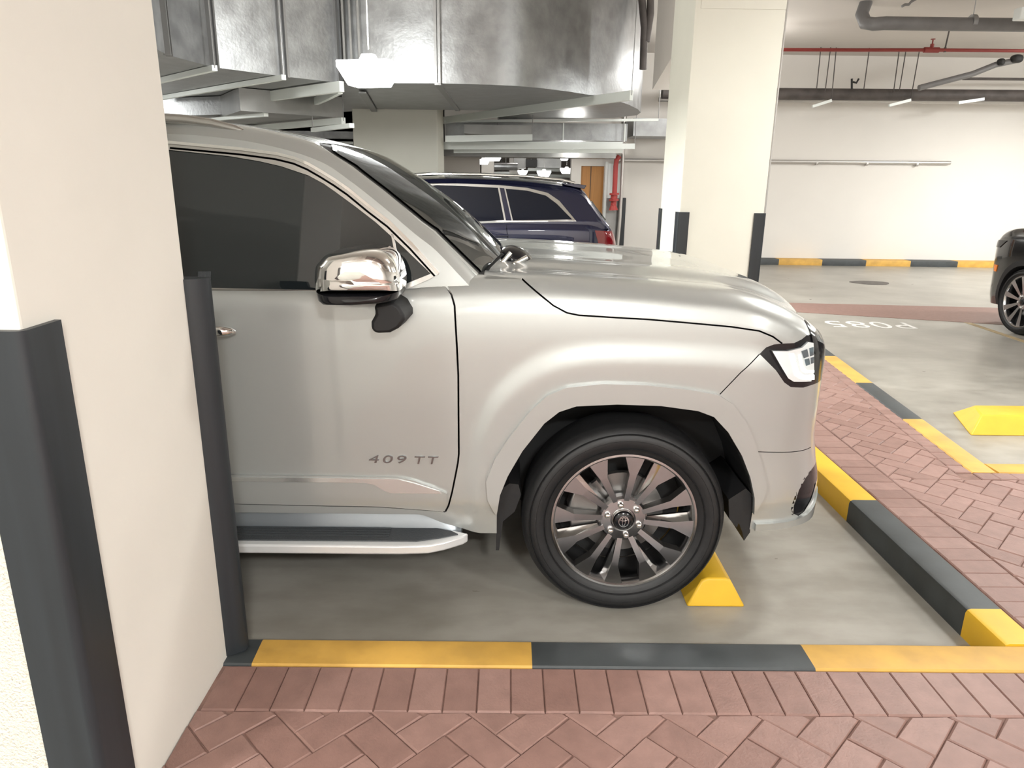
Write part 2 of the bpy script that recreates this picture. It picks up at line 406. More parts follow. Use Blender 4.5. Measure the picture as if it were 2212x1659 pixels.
def wheel(parent, x, y, z, out, R_=.40, rim=.283, w_=.25, kind='paired', rot=0.0, mr='alloy'):
    """wheel with its outer face toward out (+1 / -1 in y); x, z hub; y = outer tyre face"""
    # profile h measured inward from outer face; local y = y - out*h
    s = -out
    t = bpy.data.objects.new('wheel', None); C.objects.link(t); t.parent = parent; t.location = (x, y, z)
    t.empty_display_size = .1
    b = MB()
    prof = [(rim-.004, .030), (rim+.006, .020), (rim+.02, .012), (R_-.060, .000), (R_-.035, .006), (R_-.014, .022), (R_-.004, .045),
            (R_, .07), (R_, w_-.06), (R_-.012, w_-.02), (R_-.05, w_), (rim, w_-.02), (rim-.01, w_/2)]
    prof = catmull(prof, 3)
    b.lathe([(r, s*h) for r, h in prof], 96, close=True)
    tyre = obj('tyre', b, 'rubber', t, 40)
    b = MB()                                                    # tread and sidewall ribs
    for rr in (rim+.028, R_-.055, R_-.030):
        b.lathe([(rr-.0025, s*.0055), (rr, s*-.0010), (rr+.0025, s*.0045), (rr, s*.02)], 96, close=True)
    obj('sidewall_rib', b, 'rubber', tyre, 40)
    b = MB()                                                    # rim lip and barrel
    b.lathe([(rim+.003, s*.028), (rim+.002, s*.020), (rim-.006, s*.019), (rim-.014, s*.027), (rim-.02, s*.05), (rim-.03, s*.19), (rim-.02, s*.21), (rim+.003, s*.21)], 96, close=True)
    rm = obj('rim', b, mr, t, 40)
    # spokes
    b = MB()
    def P(r, a, h): return (r*math.cos(a), s*h, r*math.sin(a))
    N = 12 if kind == 'paired' else 10
    for k in range(N):
        a = rot+2*math.pi*k/N
        sg = 1 if k % 2 else -1
        if kind == 'paired':
            ro = rim-.008; wo, wi = math.radians(7.8), math.radians(7.0)
            # flat wedge flaring at the rim, sunk towards the hub, and one long facet falling back
            A = P(ro, a-wo, .024); B = P(ro, a+wo, .024)
            Cc = P(rim*.70, a-sg*math.radians(1.5)-math.radians(4.1), .030); D = P(rim*.70, a-sg*math.radians(1.5)+math.radians(4.1), .030)
            E_ = P(.082, a-wi, .044); F = P(.082, a+wi, .044)
            b.add([A, B, D, Cc], [(0, 1, 2, 3)]); b.add([Cc, D, F, E_], [(0, 1, 2, 3)])
            # side walls: one steep, one wide bevel
            e = math.radians(4.5)
            lo = [(A, P(ro, a-wo-(e if sg > 0 else 0), .07)), (Cc, P(rim*.70, a-sg*.026-math.radians(4.1)-(e*1.3 if sg > 0 else 0), .075)), (E_, P(.082, a-wi, .08))]
            hi = [(B, P(ro, a+wo+(e if sg < 0 else 0), .07)), (D, P(rim*.70, a-sg*.026+math.radians(4.1)+(e*1.3 if sg < 0 else 0), .075)), (F, P(.082, a+wi, .08))]
            for q in (lo, hi):
                for i in range(2): b.add([q[i][0], q[i+1][0], q[i+1][1], q[i][1]], [(0, 1, 2, 3)], 1 if ((q is lo) == (sg < 0)) else 2)
        else:
            ro = rim-.008
            A = P(ro, a-.11, .022); B = P(ro, a+.11, .022); E_ = P(.07, a-.16, .045); F = P(.07, a+.16, .045)
            A2 = P(ro, a-.11, .07); B2 = P(ro, a+.11, .07); E2 = P(.07, a-.16, .09); F2 = P(.07, a+.16, .09)
            b.add([A, B, F, E_, A2, B2, F2, E2], [(0, 1, 2, 3), (0, 3, 7, 4), (1, 5, 6, 2)])
    me = b.mesh('spokes', [mr, 'alloydark', 'facet'])
    sp = bpy.data.objects.new('spokes', me); C.objects.link(sp); sp.parent = rm
    b = MB(); b.lathe([(.0, s*.055), (.045, s*.052), (.050, s*.044), (.088, s*.046), (.096, s*.056), (.09, s*.10), (0, s*.10)], 48)
    obj('hub', b, mr, t, 35)
    b = MB(); b.lathe([(0, s*.028), (.030, s*.029), (.036, s*.034), (.038, s*.055)], 40, mi=0)
    cap = obj('centre_cap', b, 'blackgloss', t, 40)
    if kind == 'paired':
        b = MB()
        def ell(cx, cz, ax, az, th, n=40):
            yy = s*.0265
            for i in range(n):
                t0 = 2*math.pi*i/n; t1 = 2*math.pi*(i+1)/n
                q = [(cx+(ax+o)*math.cos(tt), yy, cz+(az+o)*math.sin(tt)) for tt in (t0, t1) for o in (0, -th)]
                q2 = [(p_[0], yy+s*.004, p_[2]) for p_ in q]
                b.add(q+q2, [(0, 2, 3, 1), (0, 4, 6, 2), (1, 3, 7, 5)])
        ell(0, 0, .0205, .0235, .0020); ell(0, .002, .0068, .0215, .0018); ell(0, .0095, .0155, .0075, .0018)
        me = b.mesh('emblem', ['chrome']); em = bpy.data.objects.new('emblem', me); C.objects.link(em); em.parent = cap
        b = MB(); b.lathe([(.0385, s*.040), (.041, s*.036), (.0435, s*.042), (.042, s*.055)], 40)
        obj('cap_ring', b, 'chrome', cap, 40)
    nl = 6 if kind == 'paired' else 5
    for k in range(nl):
        a = rot+math.radians(48)+2*math.pi*k/nl
        b = MB(); b.lathe([(0, s*.026), (.006, s*.0265), (.0105, s*.031), (.0125, s*.036), (.0125, s*.05)], 6 if False else 20, c=(.066*math.cos(a), 0, .066*math.sin(a)))
        obj('wheel_nut', b, 'chrome', t, 50)
    b = MB(); b.lathe([(0, s*.115), (.17, s*.115), (.17, s*.14), (0, s*.14)], 48)
    obj('brake_disc', b, 'steel', t, 35)
    b = MB(); b.prism([(-.20, -.06), (-.10, -.075), (-.09, .09), (-.19, .11), (-.215, .03)], s*.085, s*.16, 'y')
    obj('brake_caliper', b, 'steel', t, 35, bevel=.006)
    b = MB(); b.lathe([(0, s*.20), (rim-.03, s*.20), (rim-.03, s*.21), (0, s*.21)], 32)
    obj('wheel_back', b, 'black', t)
    return t

# ================================================================ SILVER SUV
def secL(x, off=0.0):
    s = hw(x)/.945; a = ze(x); c = zc(x); zb = zbot(x)
    ys1 = l_raw(x, a-.10); kb = smst((-.12-x)/.25)
    top = [(0, c), (.28*s, c-.001), (.50*s, c*.78+a*.22+.006), (.64*s, c*.35+a*.65-.002), (.745*s, a+.010), ((.815+.03*kb)*s, a+.008-.004*kb), ((.872+.028*kb)*s, a-.006+.002*kb),
           (l_raw(x, a-.05)*(.985+.012*kb), a-.042), (ys1, a-.10)]
    top = catmull(top, 6)
    n = 44
    side = [(l_raw(x, a-.10+(zb-(a-.10))*i/n), a-.10+(zb-(a-.10))*i/n) for i in range(1, n+1)]
    yb = side[-1][0]
    sec = top+side
    if off: sec = [(y+off*min(1, y/.4), z) for y, z in sec]
    return sec+[(max(yb-.05, .02), zb-.02), (max(yb*.5, .01), zb-.03), (0, zb-.03)]
def secC(x, off=0.0):
    a = zp(x); c = zt(x); yp = c_side(x, a)-.052
    top = [(0, c), (.30, c-.10*(c-a)), (.55, c-.42*(c-a)), (yp-.03, a+.10*(c-a)+.002), (yp, a-.002), (yp+.026, a-.016), (c_side(x, a-.05), a-.05)]
    top = catmull(top, 6)
    zl = 1.06; n = 24
    side = [(c_side(x, a-.05+(zl-(a-.05))*i/n), a-.05+(zl-(a-.05))*i/n) for i in range(1, n+1)]
    sec = top+side
    if off: sec = [(y+off*min(1, y/.4), z+off*(1-min(1, y/.9))) for y, z in sec]
    return sec+[(.6, zl-.02), (.3, zl-.02), (0, zl-.02)]
xsL = list(np.arange(-3.62, -3.4, .02))+list(np.arange(-3.4, -1.3, .06))+list(np.arange(-1.3, 1.22, .02))+list(np.arange(1.22, 1.28, .01))+list(np.arange(1.28, 1.3301, .005))
xsC = list(np.arange(-3.60, -3.3, .02))+list(np.arange(-3.3, -1.3, .06))+list(np.arange(-1.3, .1001, .02))
bodyL = loft(xsL, secL, 'bodyL', push); bodyLo = loft(xsL, lambda x: secL(x, .022), 'bodyLo', push); bodyLm = loft(xsL, lambda x: secL(x, .012), 'bodyLm', push)
bodyC = loft(xsC, secC, 'bodyC'); bodyCo = loft(xsC, lambda x: secC(x, .006), 'bodyCo')

suv = thing('suv', 'silver champagne four wheel drive with chrome mirror parked nose to the right', 'car', (0, YC, 0))

arch_in = [(-0.035, 0.418), (-0.023, 0.506), (0.006, 0.585), (0.06, 0.689), (0.139, 0.801), (0.193, 0.848), (0.256, 0.871), (0.407, 0.88), (0.569, 0.876), (0.707, 0.858), (0.768, 0.835), (0.828, 0.774), (0.89, 0.68), (0.933, 0.589), (0.96, 0.502), (0.968, 0.428)]
arch_out = [(-0.048, 0.435), (-0.071, 0.486), (-0.077, 0.561), (-0.044, 0.652), (0.005, 0.736), (0.084, 0.847), (0.148, 0.911), (0.216, 0.942), (0.35, 0.958), (0.51, 0.955), (0.672, 0.939), (0.775, 0.921), (0.834, 0.885), (0.89, 0.816), (0.941, 0.721), (0.985, 0.611), (1.011, 0.536), (0.976, 0.438)]
door_front = [(-0.259, 1.34), (-0.249, 1.329), (-0.205, 1.269), (-0.193, 1.23), (-0.185, 1.079), (-0.181, 0.974), (-0.182, 0.661), (-0.186, 0.623), (-0.195, 0.575), (-0.209, 0.503), (-0.224, 0.442), (-0.237, 0.414)]
door_bottom = [(-0.237, 0.414), (-0.295, 0.42), (-0.491, 0.434), (-0.764, 0.437), (-1.084, 0.442)]
hood_cut = [(0.05, 1.322), (0.103, 1.281), (0.163, 1.236), (0.213, 1.211), (0.255, 1.203), (0.39, 1.196), (0.507, 1.191), (0.659, 1.18), (0.811, 1.168), (0.914, 1.154), (0.969, 1.132), (1.009, 1.105)]
lamp_frame = [(0.923, 1.069), (0.947, 1.093), (0.976, 1.103), (1.009, 1.105), (1.056, 1.105), (1.088, 1.116), (1.112, 1.13)]
lamp_low = [(1.155, 0.935), (1.116, 0.932), (1.059, 0.94), (1.029, 0.96), (0.99, 1.008), (0.923, 1.069)]
lens_poly = [(0.968, 1.081), (1.031, 1.078), (1.087, 1.088), (1.113, 1.107), (1.139, 1.101), (1.156, 0.993), (1.146, 0.955), (1.063, 0.964), (1.038, 0.979), (1.012, 1.015)]
bumper_gap = [(0.923, 1.069), (0.856, 1.002), (0.787, 0.917)]
seam_f = [(-0.209, 0.501), (-0.14, 0.502), (-0.07, 0.507)]
seam_b = [(0.957, 0.686), (1.042, 0.678), (1.15, 0.668), (1.211, 0.664)]
base_pillar = [(-0.253, 1.333), (-0.19, 1.331), (-0.098, 1.331), (-0.022, 1.327), (0.05, 1.322)]

archcut_in = arch_in+[(arch_in[-1][0], 0.0), (arch_in[0][0], 0.0)]
apr = yprism(archcut_in, -1.3, -.58); apr2 = yprism(archcut_in, .58, 1.3)
rarch = [(x-2.85, z) for x, z in archcut_in]
rpr = yprism(rarch, -1.3, -.58); rpr2 = yprism(rarch, .58, 1.3)

# hood: everything over the cut line, full width
hood_poly = [(-.30, 1.318)]+hood_cut[0:1]+hood_cut[1:]+[(lamp_frame[4][0], lamp_frame[4][1]), lamp_frame[5], lamp_frame[6], (1.29, 1.045), (1.6, 1.03), (1.6, 1.7), (-.30, 1.7)]
hood_poly = [p for i, p in enumerate(hood_poly) if i != 1 or True]
cowl_cut = yprism([(-.5, 1.0), (-.09, 1.0), (-.09, 1.7), (-.5, 1.7)], -1.3, 1.3)
gapw = .006
gaps = [ribbon(hood_cut, gapw, -1.3, -.80), ribbon(hood_cut, gapw, .80, 1.3)]
panel('hood', suv, cut(bodyL, yprism(hood_poly, -1.3, 1.3), [cowl_cut]+gaps))

for sgn in (-1, 1):
    ya, yb = (-1.3, -.46) if sgn < 0 else (.46, 1.3)
    pa = (apr if sgn < 0 else apr2); ra = (rpr if sgn < 0 else rpr2)
    gs = [ribbon(door_front, .007, sgn*1.3, sgn*.86), ribbon(bumper_gap, .004, sgn*1.3, sgn*.84), ribbon(hood_cut, gapw, sgn*1.3, sgn*.80)]
    # fender
    fp = door_front[1:]+[(-.22, .30), (1.2, .30)]
    fp = [base_pillar[0]]+door_front[1:-1]+[door_front[-1], (door_front[-1][0], .30), (arch_out[8][0], .30), (arch_out[11][0], arch_out[8][1])]
    fp = base_pillar[::-1]+door_front[1:]+[(door_front[-1][0], .30), (arch_out[11][0], .30), (arch_out[11][0], arch_out[11][1]-.004)]+[bumper_gap[2], bumper_gap[1], bumper_gap[0]]+lamp_frame[1:4]+hood_cut[::-1][1:-1]
    panel('fender', suv, cut(bodyL, yprism(fp, ya, yb), [pa]+gs))
    # door and rear side
    dp = [(-1.27, 1.45), (-.26, 1.45)]+door_front+door_bottom[1:]+[(-1.27, door_bottom[-1][1])]
    dr = panel('front_door' if sgn < 0 else 'front_door', suv, cut(bodyL, yprism(dp, ya, yb), gs))
    rp_ = [(-1.277, 1.45), (-1.277, .445), (-1.9, .445), (-2.2, .95), (-2.3, 1.45)]
    rdo = panel('rear_door', suv, cut(bodyL, yprism(rp_, ya, yb), [ra]))
    qp = [(-2.307, 1.45), (-2.207, .95), (-1.907, .445), (-1.907, .3), (-3.7, .3), (-3.7, 1.45)]
    panel('quarter_panel', suv, cut(bodyL, yprism(qp, ya, yb), [ra]))
    panel('sill', suv, cut(bodyL, yprism([(-1.9, .438)]+[(x, z-.004) for x, z in door_bottom[::-1]]+[(door_bottom[0][0], .30), (-1.9, .30)], ya, yb)))
    # arch mouldings
    ring = arch_out+arch_in[::-1]
    fl = panel('arch_moulding', suv, cut(bodyLo, yprism(ring, sgn*1.3, sgn*.78), mats=('paint', 'paint')))
    rring = [(x-2.85, z) for x, z in ring]
    panel('arch_moulding', suv, cut(bodyLo, yprism(rring, sgn*1.3, sgn*.78), mats=('paint', 'paint')))
    # headlight
    lp = lamp_frame+[(1.6, lamp_frame[-1][1]), (1.6, lamp_low[0][1])]+lamp_low[:-1]
    hl = panel('headlight', suv, cut(bodyL, yprism(lp, sgn*1.3, sgn*.40), mats=('blackgloss', 'blackgloss')))
    le = panel('headlight_lens', hl, cut(bodyLm, yprism(lens_poly, sgn*1.3, sgn*.45), mats=('lens', 'lens')))
    if sgn < 0:
        b = MB()
        path = [(1.051, 2.62, 1.051), (1.09, 2.62, 0.984), (1.115, 2.62, 0.962), (1.157, 2.62, 0.963)]
        led = [(1.036, 1.07), (1.055, 1.069), (1.079, 1.002), (1.101, 0.986), (1.158, 0.978), (1.161, 0.959), (1.09, 0.972), (1.062, 0.99)]
        led2 = [(1.075, 1.062), (1.085, 1.065), (1.101, 1.014), (1.12, 1.001), (1.155, 0.996), (1.156, 0.987), (1.114, 0.993), (1.093, 1.006)]
        bl = loft(xsL[120:], lambda x: secL(x, .0135), 'tmp', push)
        panel('light_strip', le, cut(bl, yprism(led, -1.3, -.5), mats=('led', 'led')))
        panel('light_strip', le, cut(bl, yprism(led2, -1.3, -.5), mats=('led', 'led')))
        bl = loft(xsL[120:], lambda x: secL(x, .0142), 'tmp', push)
        for q_ in ([(1.085, 1.076), (1.11, 1.082), (1.121, 1.053), (1.099, 1.048)], [(1.119, 1.084), (1.139, 1.087), (1.144, 1.056), (1.127, 1.053)], [(1.103, 1.043), (1.124, 1.046), (1.131, 1.022), (1.112, 1.019)], [(1.13, 1.047), (1.146, 1.049), (1.149, 1.025), (1.135, 1.024)]):
            panel('projector', le, cut(bl, yprism(q_, -1.3, -.5), mats=('projector', 'projector')))
    # door cladding with bright insert
    clad = [(-1.087, 0.568), (-0.702, 0.567), (-0.417, 0.564), (-0.355, 0.552), (-0.275, 0.521), (-0.229, 0.498), (-0.23, 0.442), (-0.245, 0.418), (-0.295, 0.424), (-0.49, 0.439), (-0.763, 0.442), (-1.084, 0.446)]
    cl = panel('door_cladding', suv, cut(bodyLm, yprism([(-1.27, clad[0][1])]+clad+[(-1.27, clad[-1][1])], sgn*1.3, sgn*.82), mats=('paint', 'paint')))
    insert = [(-1.084, 0.56), (-0.703, 0.561), (-0.417, 0.559), (-0.346, 0.54), (-0.257, 0.51), (-0.25, 0.5), (-0.444, 0.5), (-0.473, 0.511), (-0.508, 0.534), (-0.543, 0.542), (-1.086, 0.543)]
    bl = loft(xsL[:200], lambda x: secL(x, .016), 'tmp', push)
    panel('bright_insert', cl, cut(bl, yprism([(-1.27, insert[0][1])]+insert+[(-1.27, insert[-1][1])], sgn*1.3, sgn*.84), mats=('insert', 'insert')))
    # windows
    drip = [(-1.212, 1.779), (-0.964, 1.76), (-0.834, 1.745), (-0.771, 1.731), (-0.721, 1.711), (-0.675, 1.686), (-0.627, 1.658), (-0.578, 1.626), (-0.505, 1.569), (-0.433, 1.517), (-0.351, 1.441), (-0.253, 1.338)]
    gl = [(-1.208, 1.756), (-1.01, 1.739), (-0.901, 1.723), (-0.82, 1.706), (-0.723, 1.676), (-0.668, 1.648), (-0.627, 1.621), (-0.552, 1.569), (-0.481, 1.517), (-0.384, 1.434), (-0.281, 1.34)]
    glow_ = [(-0.281, 1.34), (-0.385, 1.298), (-0.702, 1.277), (-1.104, 1.281)]
    drlow = [(-0.253, 1.338), (-0.291, 1.318), (-0.387, 1.278), (-0.705, 1.263), (-1.107, 1.267)]
    belt_z = drlow[-1][1]
    dpoly = [(-3.25, 1.45), (-3.15, 1.74), (-2.6, drip[0][1]+.03), (-1.8, drip[0][1]+.02)]+drip+drlow[1:]+[(-3.2, belt_z)]
    gz = glow_[-1][1]; gtz = gl[0][1]
    g1 = [(-1.30, gtz+.006)]+gl+glow_[1:]+[(-1.30, gz)]
    g2 = [(-1.38, gz), (-1.38, gtz+.008), (-2.2, gtz+.01), (-2.28, gz)]
    g3 = [(-2.36, gz), (-2.30, gtz+.01), (-2.7, gtz+.005), (-3.02, gtz-.06), (-3.14, gz)]
    ps = [yprism(g, sgn*1.3, sgn*.5) for g in (g1, g2, g3)]
    panel('window_trim', suv, cut(bodyCo, yprism(dpoly, sgn*1.3, sgn*.60), ps+[ribbon([(x-.006, z-.015) for x, z in drip], .007, sgn*1.3, sgn*.5)], mats=('satin', 'gap')))
    for g, nm in ((g1, 'side_window'), (g2, 'side_window'), (g3, 'side_window')):
        w_ = panel(nm, suv, cut(bodyC, yprism(g, sgn*1.3, sgn*.52), mats=('glass', 'glass')))
        if g is g1:
            bar_ = [(-0.426, 1.477), (-0.418, 1.477), (-0.38, 1.303), (-0.39, 1.298)]
            panel('window_divider', w_, cut(bodyCo, yprism(bar_, sgn*1.3, sgn*.6), mats=('satin', 'satin')))
            if sgn < 0: win1 = w_
    line = [(x, z+.004) for x, z in drip]
    bl = loft(xsC, lambda x: secC(x, .012), 'tmp')
    panel('drip_rail', suv, cut(bl, ribbon([(-2.6, drip[0][1]+.035), (-1.8, drip[0][1]+.024)]+line, .010, sgn*1.3, sgn*.62), mats=('chrome', 'chrome')))
drpoly_near = yprism(dpoly, -1.3, -.55); drpoly_far = yprism(dpoly, .55, 1.3)

# cab shell: pillars and roof
wline = [(-0.685, 1.775), (-0.675, 1.769), (-0.578, 1.71), (-0.458, 1.623), (-0.323, 1.519), (-0.272, 1.484), (-0.174, 1.391), (-0.117, 1.337)]
wpoly = [(-.72, 2.2)]+[(-.72, wline[0][1]+.02)]+wline+[(-.06, 1.27), (.4, 1.2), (.4, 2.2)]
panel('cab_shell', suv, cut(bodyC, None, [yprism(wpoly, -1.3, 1.3), drpoly_near, drpoly_far]), 32)
wpoly2 = [(-.712, 2.2)]+[(-.712, wline[0][1]+.022)]+[(x+.006, z+.006) for x, z in wline]+[(-.05, 1.27), (.4, 1.2), (.4, 2.2)]
panel('windscreen', suv, cut(bodyC, yprism(wpoly2, -1.3, 1.3), mats=('wglass', 'black')), 60)
# roof rail
for sgn in (-1, 1):
    b = MB(); pr = [(-1.25, 2.72, 1.879), (-1.167, 2.72, 1.874), (-1.085, 2.72, 1.864), (-1.004, 2.72, 1.847), (-0.947, 2.72, 1.83)]
    b.tube([(-3.0, sgn*.70, 1.90), (-2.2, sgn*.71, 1.93), (-1.6, sgn*.72, 1.925)]+[(p_[0], sgn*.725, p_[2]-.012) for p_ in pr], [.012, .018, .019, .019, .019, .018, .015, .006], 10)
    obj('roof_rail', b, 'satin', suv, 50)

# front bumper, full width, with its lower lip and fog recess
bp_poly = [bumper_gap[2], bumper_gap[1], bumper_gap[0]]+lamp_low[::-1][1:]+[(1.6, lamp_low[0][1]), (1.6, .365)]+[(1.2, .34), (.98, .345)]+[(arch_out[11][0], .38), (arch_out[11][0], arch_out[11][1]-.004)]
fog = [(1.5, .58), (1.235, .572), (1.19, .548), (1.16, .505), (1.146, .44), (1.152, .40), (1.18, .383), (1.21, .395), (1.24, .435), (1.265, .50), (1.5, .505)]
ffog = [yprism(fog, -1.3, -.66), yprism(fog, .66, 1.3)]
gs = [ribbon(seam_b, .003, -1.3, -.6), ribbon(seam_b, .003, .6, 1.3), ribbon(bumper_gap, .004, -1.3, -.84), ribbon(bumper_gap, .004, .84, 1.3)]
bumper = panel('front_bumper', suv, cut(bodyL, yprism(bp_poly, -1.3, 1.3), [apr, apr2]+ffog+gs))
for sgn in (-1, 1):
    ins = [(x-.012, z) for x, z in fog]
    panel('fog_recess', bumper, cut(bodyL, yprism(ins, sgn*1.0, sgn*.64), mats=('blackgloss', 'blackgloss')))
# lip under the bumper
lip = [(.985, .380), (1.12, .378), (1.22, .386), (1.28, .41), (1.31, .44), (1.5, .44), (1.5, .335), (.985, .350)]
bl = loft(xsL[100:], lambda x: [(y+.018*min(1, y/.3), z) for y, z in secL(x, .0)], 'tmp', push)
for sgn in (-1, 1):
    panel('bumper_lip', bumper, cut(bl, yprism(lip, sgn*1.3, sgn*.2), mats=('paint', 'paint')))
b = MB()                                                        # valance panel beneath the bumper
b.prism([(.95, -.84), (1.08, -.82), (1.18, -.74), (1.23, -.60), (1.26, 0), (1.23, .60), (1.18, .74), (1.08, .82), (.95, .84)], .36, .30, 'z',
        top=[(.95, -.80), (1.08, -.77), (1.16, -.69), (1.20, -.56), (1.22, 0), (1.20, .56), (1.16, .69), (1.08, .77), (.95, .80)])
obj('lower_valance', b, 'valance', suv, 40)
# grille between the lamps
b = MB()
b.prism([(-.42, .62), (.42, .62), (.46, .95), (.42, 1.04), (-.42, 1.04), (-.46, .95)], 1.28, 1.336, 'x')
grl = obj('grille', b, 'blackgloss', suv, 40, bevel=.01)
b = MB()
for i in range(5): b.box((1.333, -.38, .68+i*.072), (1.345, .38, .71+i*.072))
obj('grille_bars', b, 'satin', grl, bevel=.004)
# black wedge at the tip of the hood above the lamp
b = MB(); kp = [(1.126, 1.172), (1.138, 1.171), (1.157, 1.134), (1.17, 1.088), (1.156, 1.055), (1.141, 1.092)]
bl = loft(xsL[120:], lambda x: secL(x, .006), 'tmp', push)
panel('hood_tip_trim', suv, cut(bl, yprism([(x+.0, z) for x, z in kp], -1.0, -.45), mats=('blackgloss', 'blackgloss')))

# dark inside: wheel wells, chassis, cabin floor
for x0 in (0, -2.85):
    n = len(arch_in)
    for sgn in (-1, 1):
        b = MB()
        P0 = [(x+x0, sgn*.90, z-.001) for x, z in arch_in]; P1 = [(x+x0, sgn*.56, z) for x, z in arch_in]
        b.add(P0+P1, [(i, i+1, n+i+1, n+i) for i in range(n-1)])
        b.add([(x+x0, sgn*.57, z) for x, z in arch_in], [tuple(range(n))])
        obj('wheel_well_liner', b, 'liner', suv)
b = MB(); b.box((-3.5, -.56, .30), (-.2, .56, 1.0)); b.box((-.2, -.56, .40), (1.15, .56, 1.02)); b.box((-2.2, -.84, .34), (-.30, .84, .45))
obj('chassis', b, 'black', suv)
# mud flaps
flap = [(-0.023, 0.506), (0.012, 0.535), (0.048, 0.532), (0.059, 0.487), (0.035, 0.415), (-0.011, 0.372), (-0.025, 0.245), (-0.038, 0.245), (-0.035, 0.418)]
for s_ in (-1, 1): b = MB(); b.prism(flap, s_*.925, s_*.60, 'y'); obj('mud_flap', b, 'liner', suv)
sh = [(0.873, 0.477), (0.936, 0.525), (0.96, 0.502), (0.968, 0.428), (0.972, 0.336), (0.952, 0.298), (0.941, 0.338), (0.923, 0.377), (0.917, 0.356), (0.884, 0.393)]
for s_ in (-1, 1): b = MB(); b.prism(sh, s_*.925, s_*.55, 'y'); obj('splash_guard', b, 'liner', suv)

# running board
bo = [(-1.483, 2.611), (-1.111, 2.615), (-0.624, 2.614), (-0.358, 2.592), (-0.196, 2.533), (-0.145, 2.511), (-0.165, 2.484), (-0.233, 2.439), (-0.292, 2.413), (-0.404, 2.404), (-1.031, 2.402), (-1.374, 2.395)]
bo = [(x, y-YC) for x, y in bo]
tr_ = [(-1.473, 2.593), (-1.104, 2.598), (-0.62, 2.596), (-0.356, 2.574), (-0.213, 2.523), (-0.184, 2.497), (-0.253, 2.466), (-0.339, 2.439), (-1.043, 2.435), (-1.39, 2.428)]
tr_ = [(x, y-YC) for x, y in tr_]
xr = -1.95
def clampx(P): return [(max(x, xr), y) for x, y in P]
for sgn in (1, -1):
    B_ = [(x, y*sgn) for x, y in clampx([(xr-.5, bo[0][1]+.02)]+bo[1:-1]+[(xr-.5, bo[-2][1])])]
    T_ = [(x, y*sgn) for x, y in clampx([(xr-.5, tr_[0][1])]+tr_[1:-1]+[(xr-.5, tr_[-2][1])])]
    b = MB(); b.prism(B_, .300, .337, 'z'); rb = obj('running_board', b, 'board', suv, 40, bevel=.007)
    b = MB(); b.prism(T_, .336, .342, 'z'); tp = obj('step_tread', b, 'step', rb, bevel=.002)
    b = MB()
    yc_ = sum(p[1] for p in tr_)/len(tr_)*sgn
    for k in range(5): b.box((-1.9, yc_-.045+k*.02, .341), (-.45, yc_-.038+k*.02, .3445))
    obj('tread_ridges', b, 'step', tp)
    # inner slope of the board up to the sill
    b = MB()
    ss = [(-1.9, .438, .90), (-.34, .438, .90), (-.26, .415, .905), (-.21, .375, .912), (-.175, .340, .915)]
    rows = [[(x_, -yy_+.0, zt_), (x_, -.86, zt_), (x_, -.86, .30), (x_, -.93, .30), (x_, -.93, .338), (x_, -.915, .338+(zt_-.338)*.35)] for x_, zt_, yy_ in ss]
    vs_ = [p for r_ in rows for p in r_]
    b.add(vs_, [(i*6+k, i*6+(k+1) % 6, (i+1)*6+(k+1) % 6, (i+1)*6+k) for i in range(len(rows)-1) for k in range(6)]+[tuple(range(6))[::-1], tuple(len(vs_)-6+k for k in range(6))])
    if sgn < 0: b.v = [(x, -y, z) for x, y, z in b.v]
    obj('board_side', b, 'sillmetal', rb, 50)

# wheels
for x0, rz_ in ((.4625, 0.0), (-2.3875, .3)):
    wheel(suv, x0, -(YC-2.492), .390, -1, R_=.400, rot=math.radians(-6)+rz_)
    wheel(suv, x0, (YC-2.492), .390, 1, R_=.400, rot=rz_)

# side mirrors
def ellips(b, c, r, n=28, m=18, p=2.6, mi=0, flat=None, clip=None):
    base = len(b.v)
    def sp(v, e): return math.copysign(abs(v)**e, v)
    for i in range(m+1):
        ph = -math.pi/2+math.pi*i/m
        for k in range(n):
            th = 2*math.pi*k/n
            x = sp(math.cos(ph), 2/p)*sp(math.cos(th), 2/p); y = sp(math.cos(ph), 2/p)*sp(math.sin(th), 2/p); z = sp(math.sin(ph), 2/p)
            q = (x, y, z)
            if flat: q = flat(q)
            b.v.append((c[0]+q[0]*r[0], c[1]+q[1]*r[1], c[2]+q[2]*r[2]))
    for i in range(m):
        for k in range(n):
            b.f.append((base+i*n+k, base+i*n+(k+1) % n, base+(i+1)*n+(k+1) % n, base+(i+1)*n+k)); b.mi.append(mi)
mo = [(-0.643, 1.306), (-0.645, 1.342), (-0.638, 1.385), (-0.624, 1.403), (-0.599, 1.427), (-0.546, 1.438), (-0.493, 1.447), (-0.441, 1.448), (-0.407, 1.438), (-0.382, 1.415), (-0.365, 1.373), (-0.36, 1.335), (-0.363, 1.309)]
ml = [(-0.643, 1.306), (-0.363, 1.309), (-0.368, 1.285), (-0.391, 1.275), (-0.517, 1.263), (-0.624, 1.264), (-0.637, 1.275)]
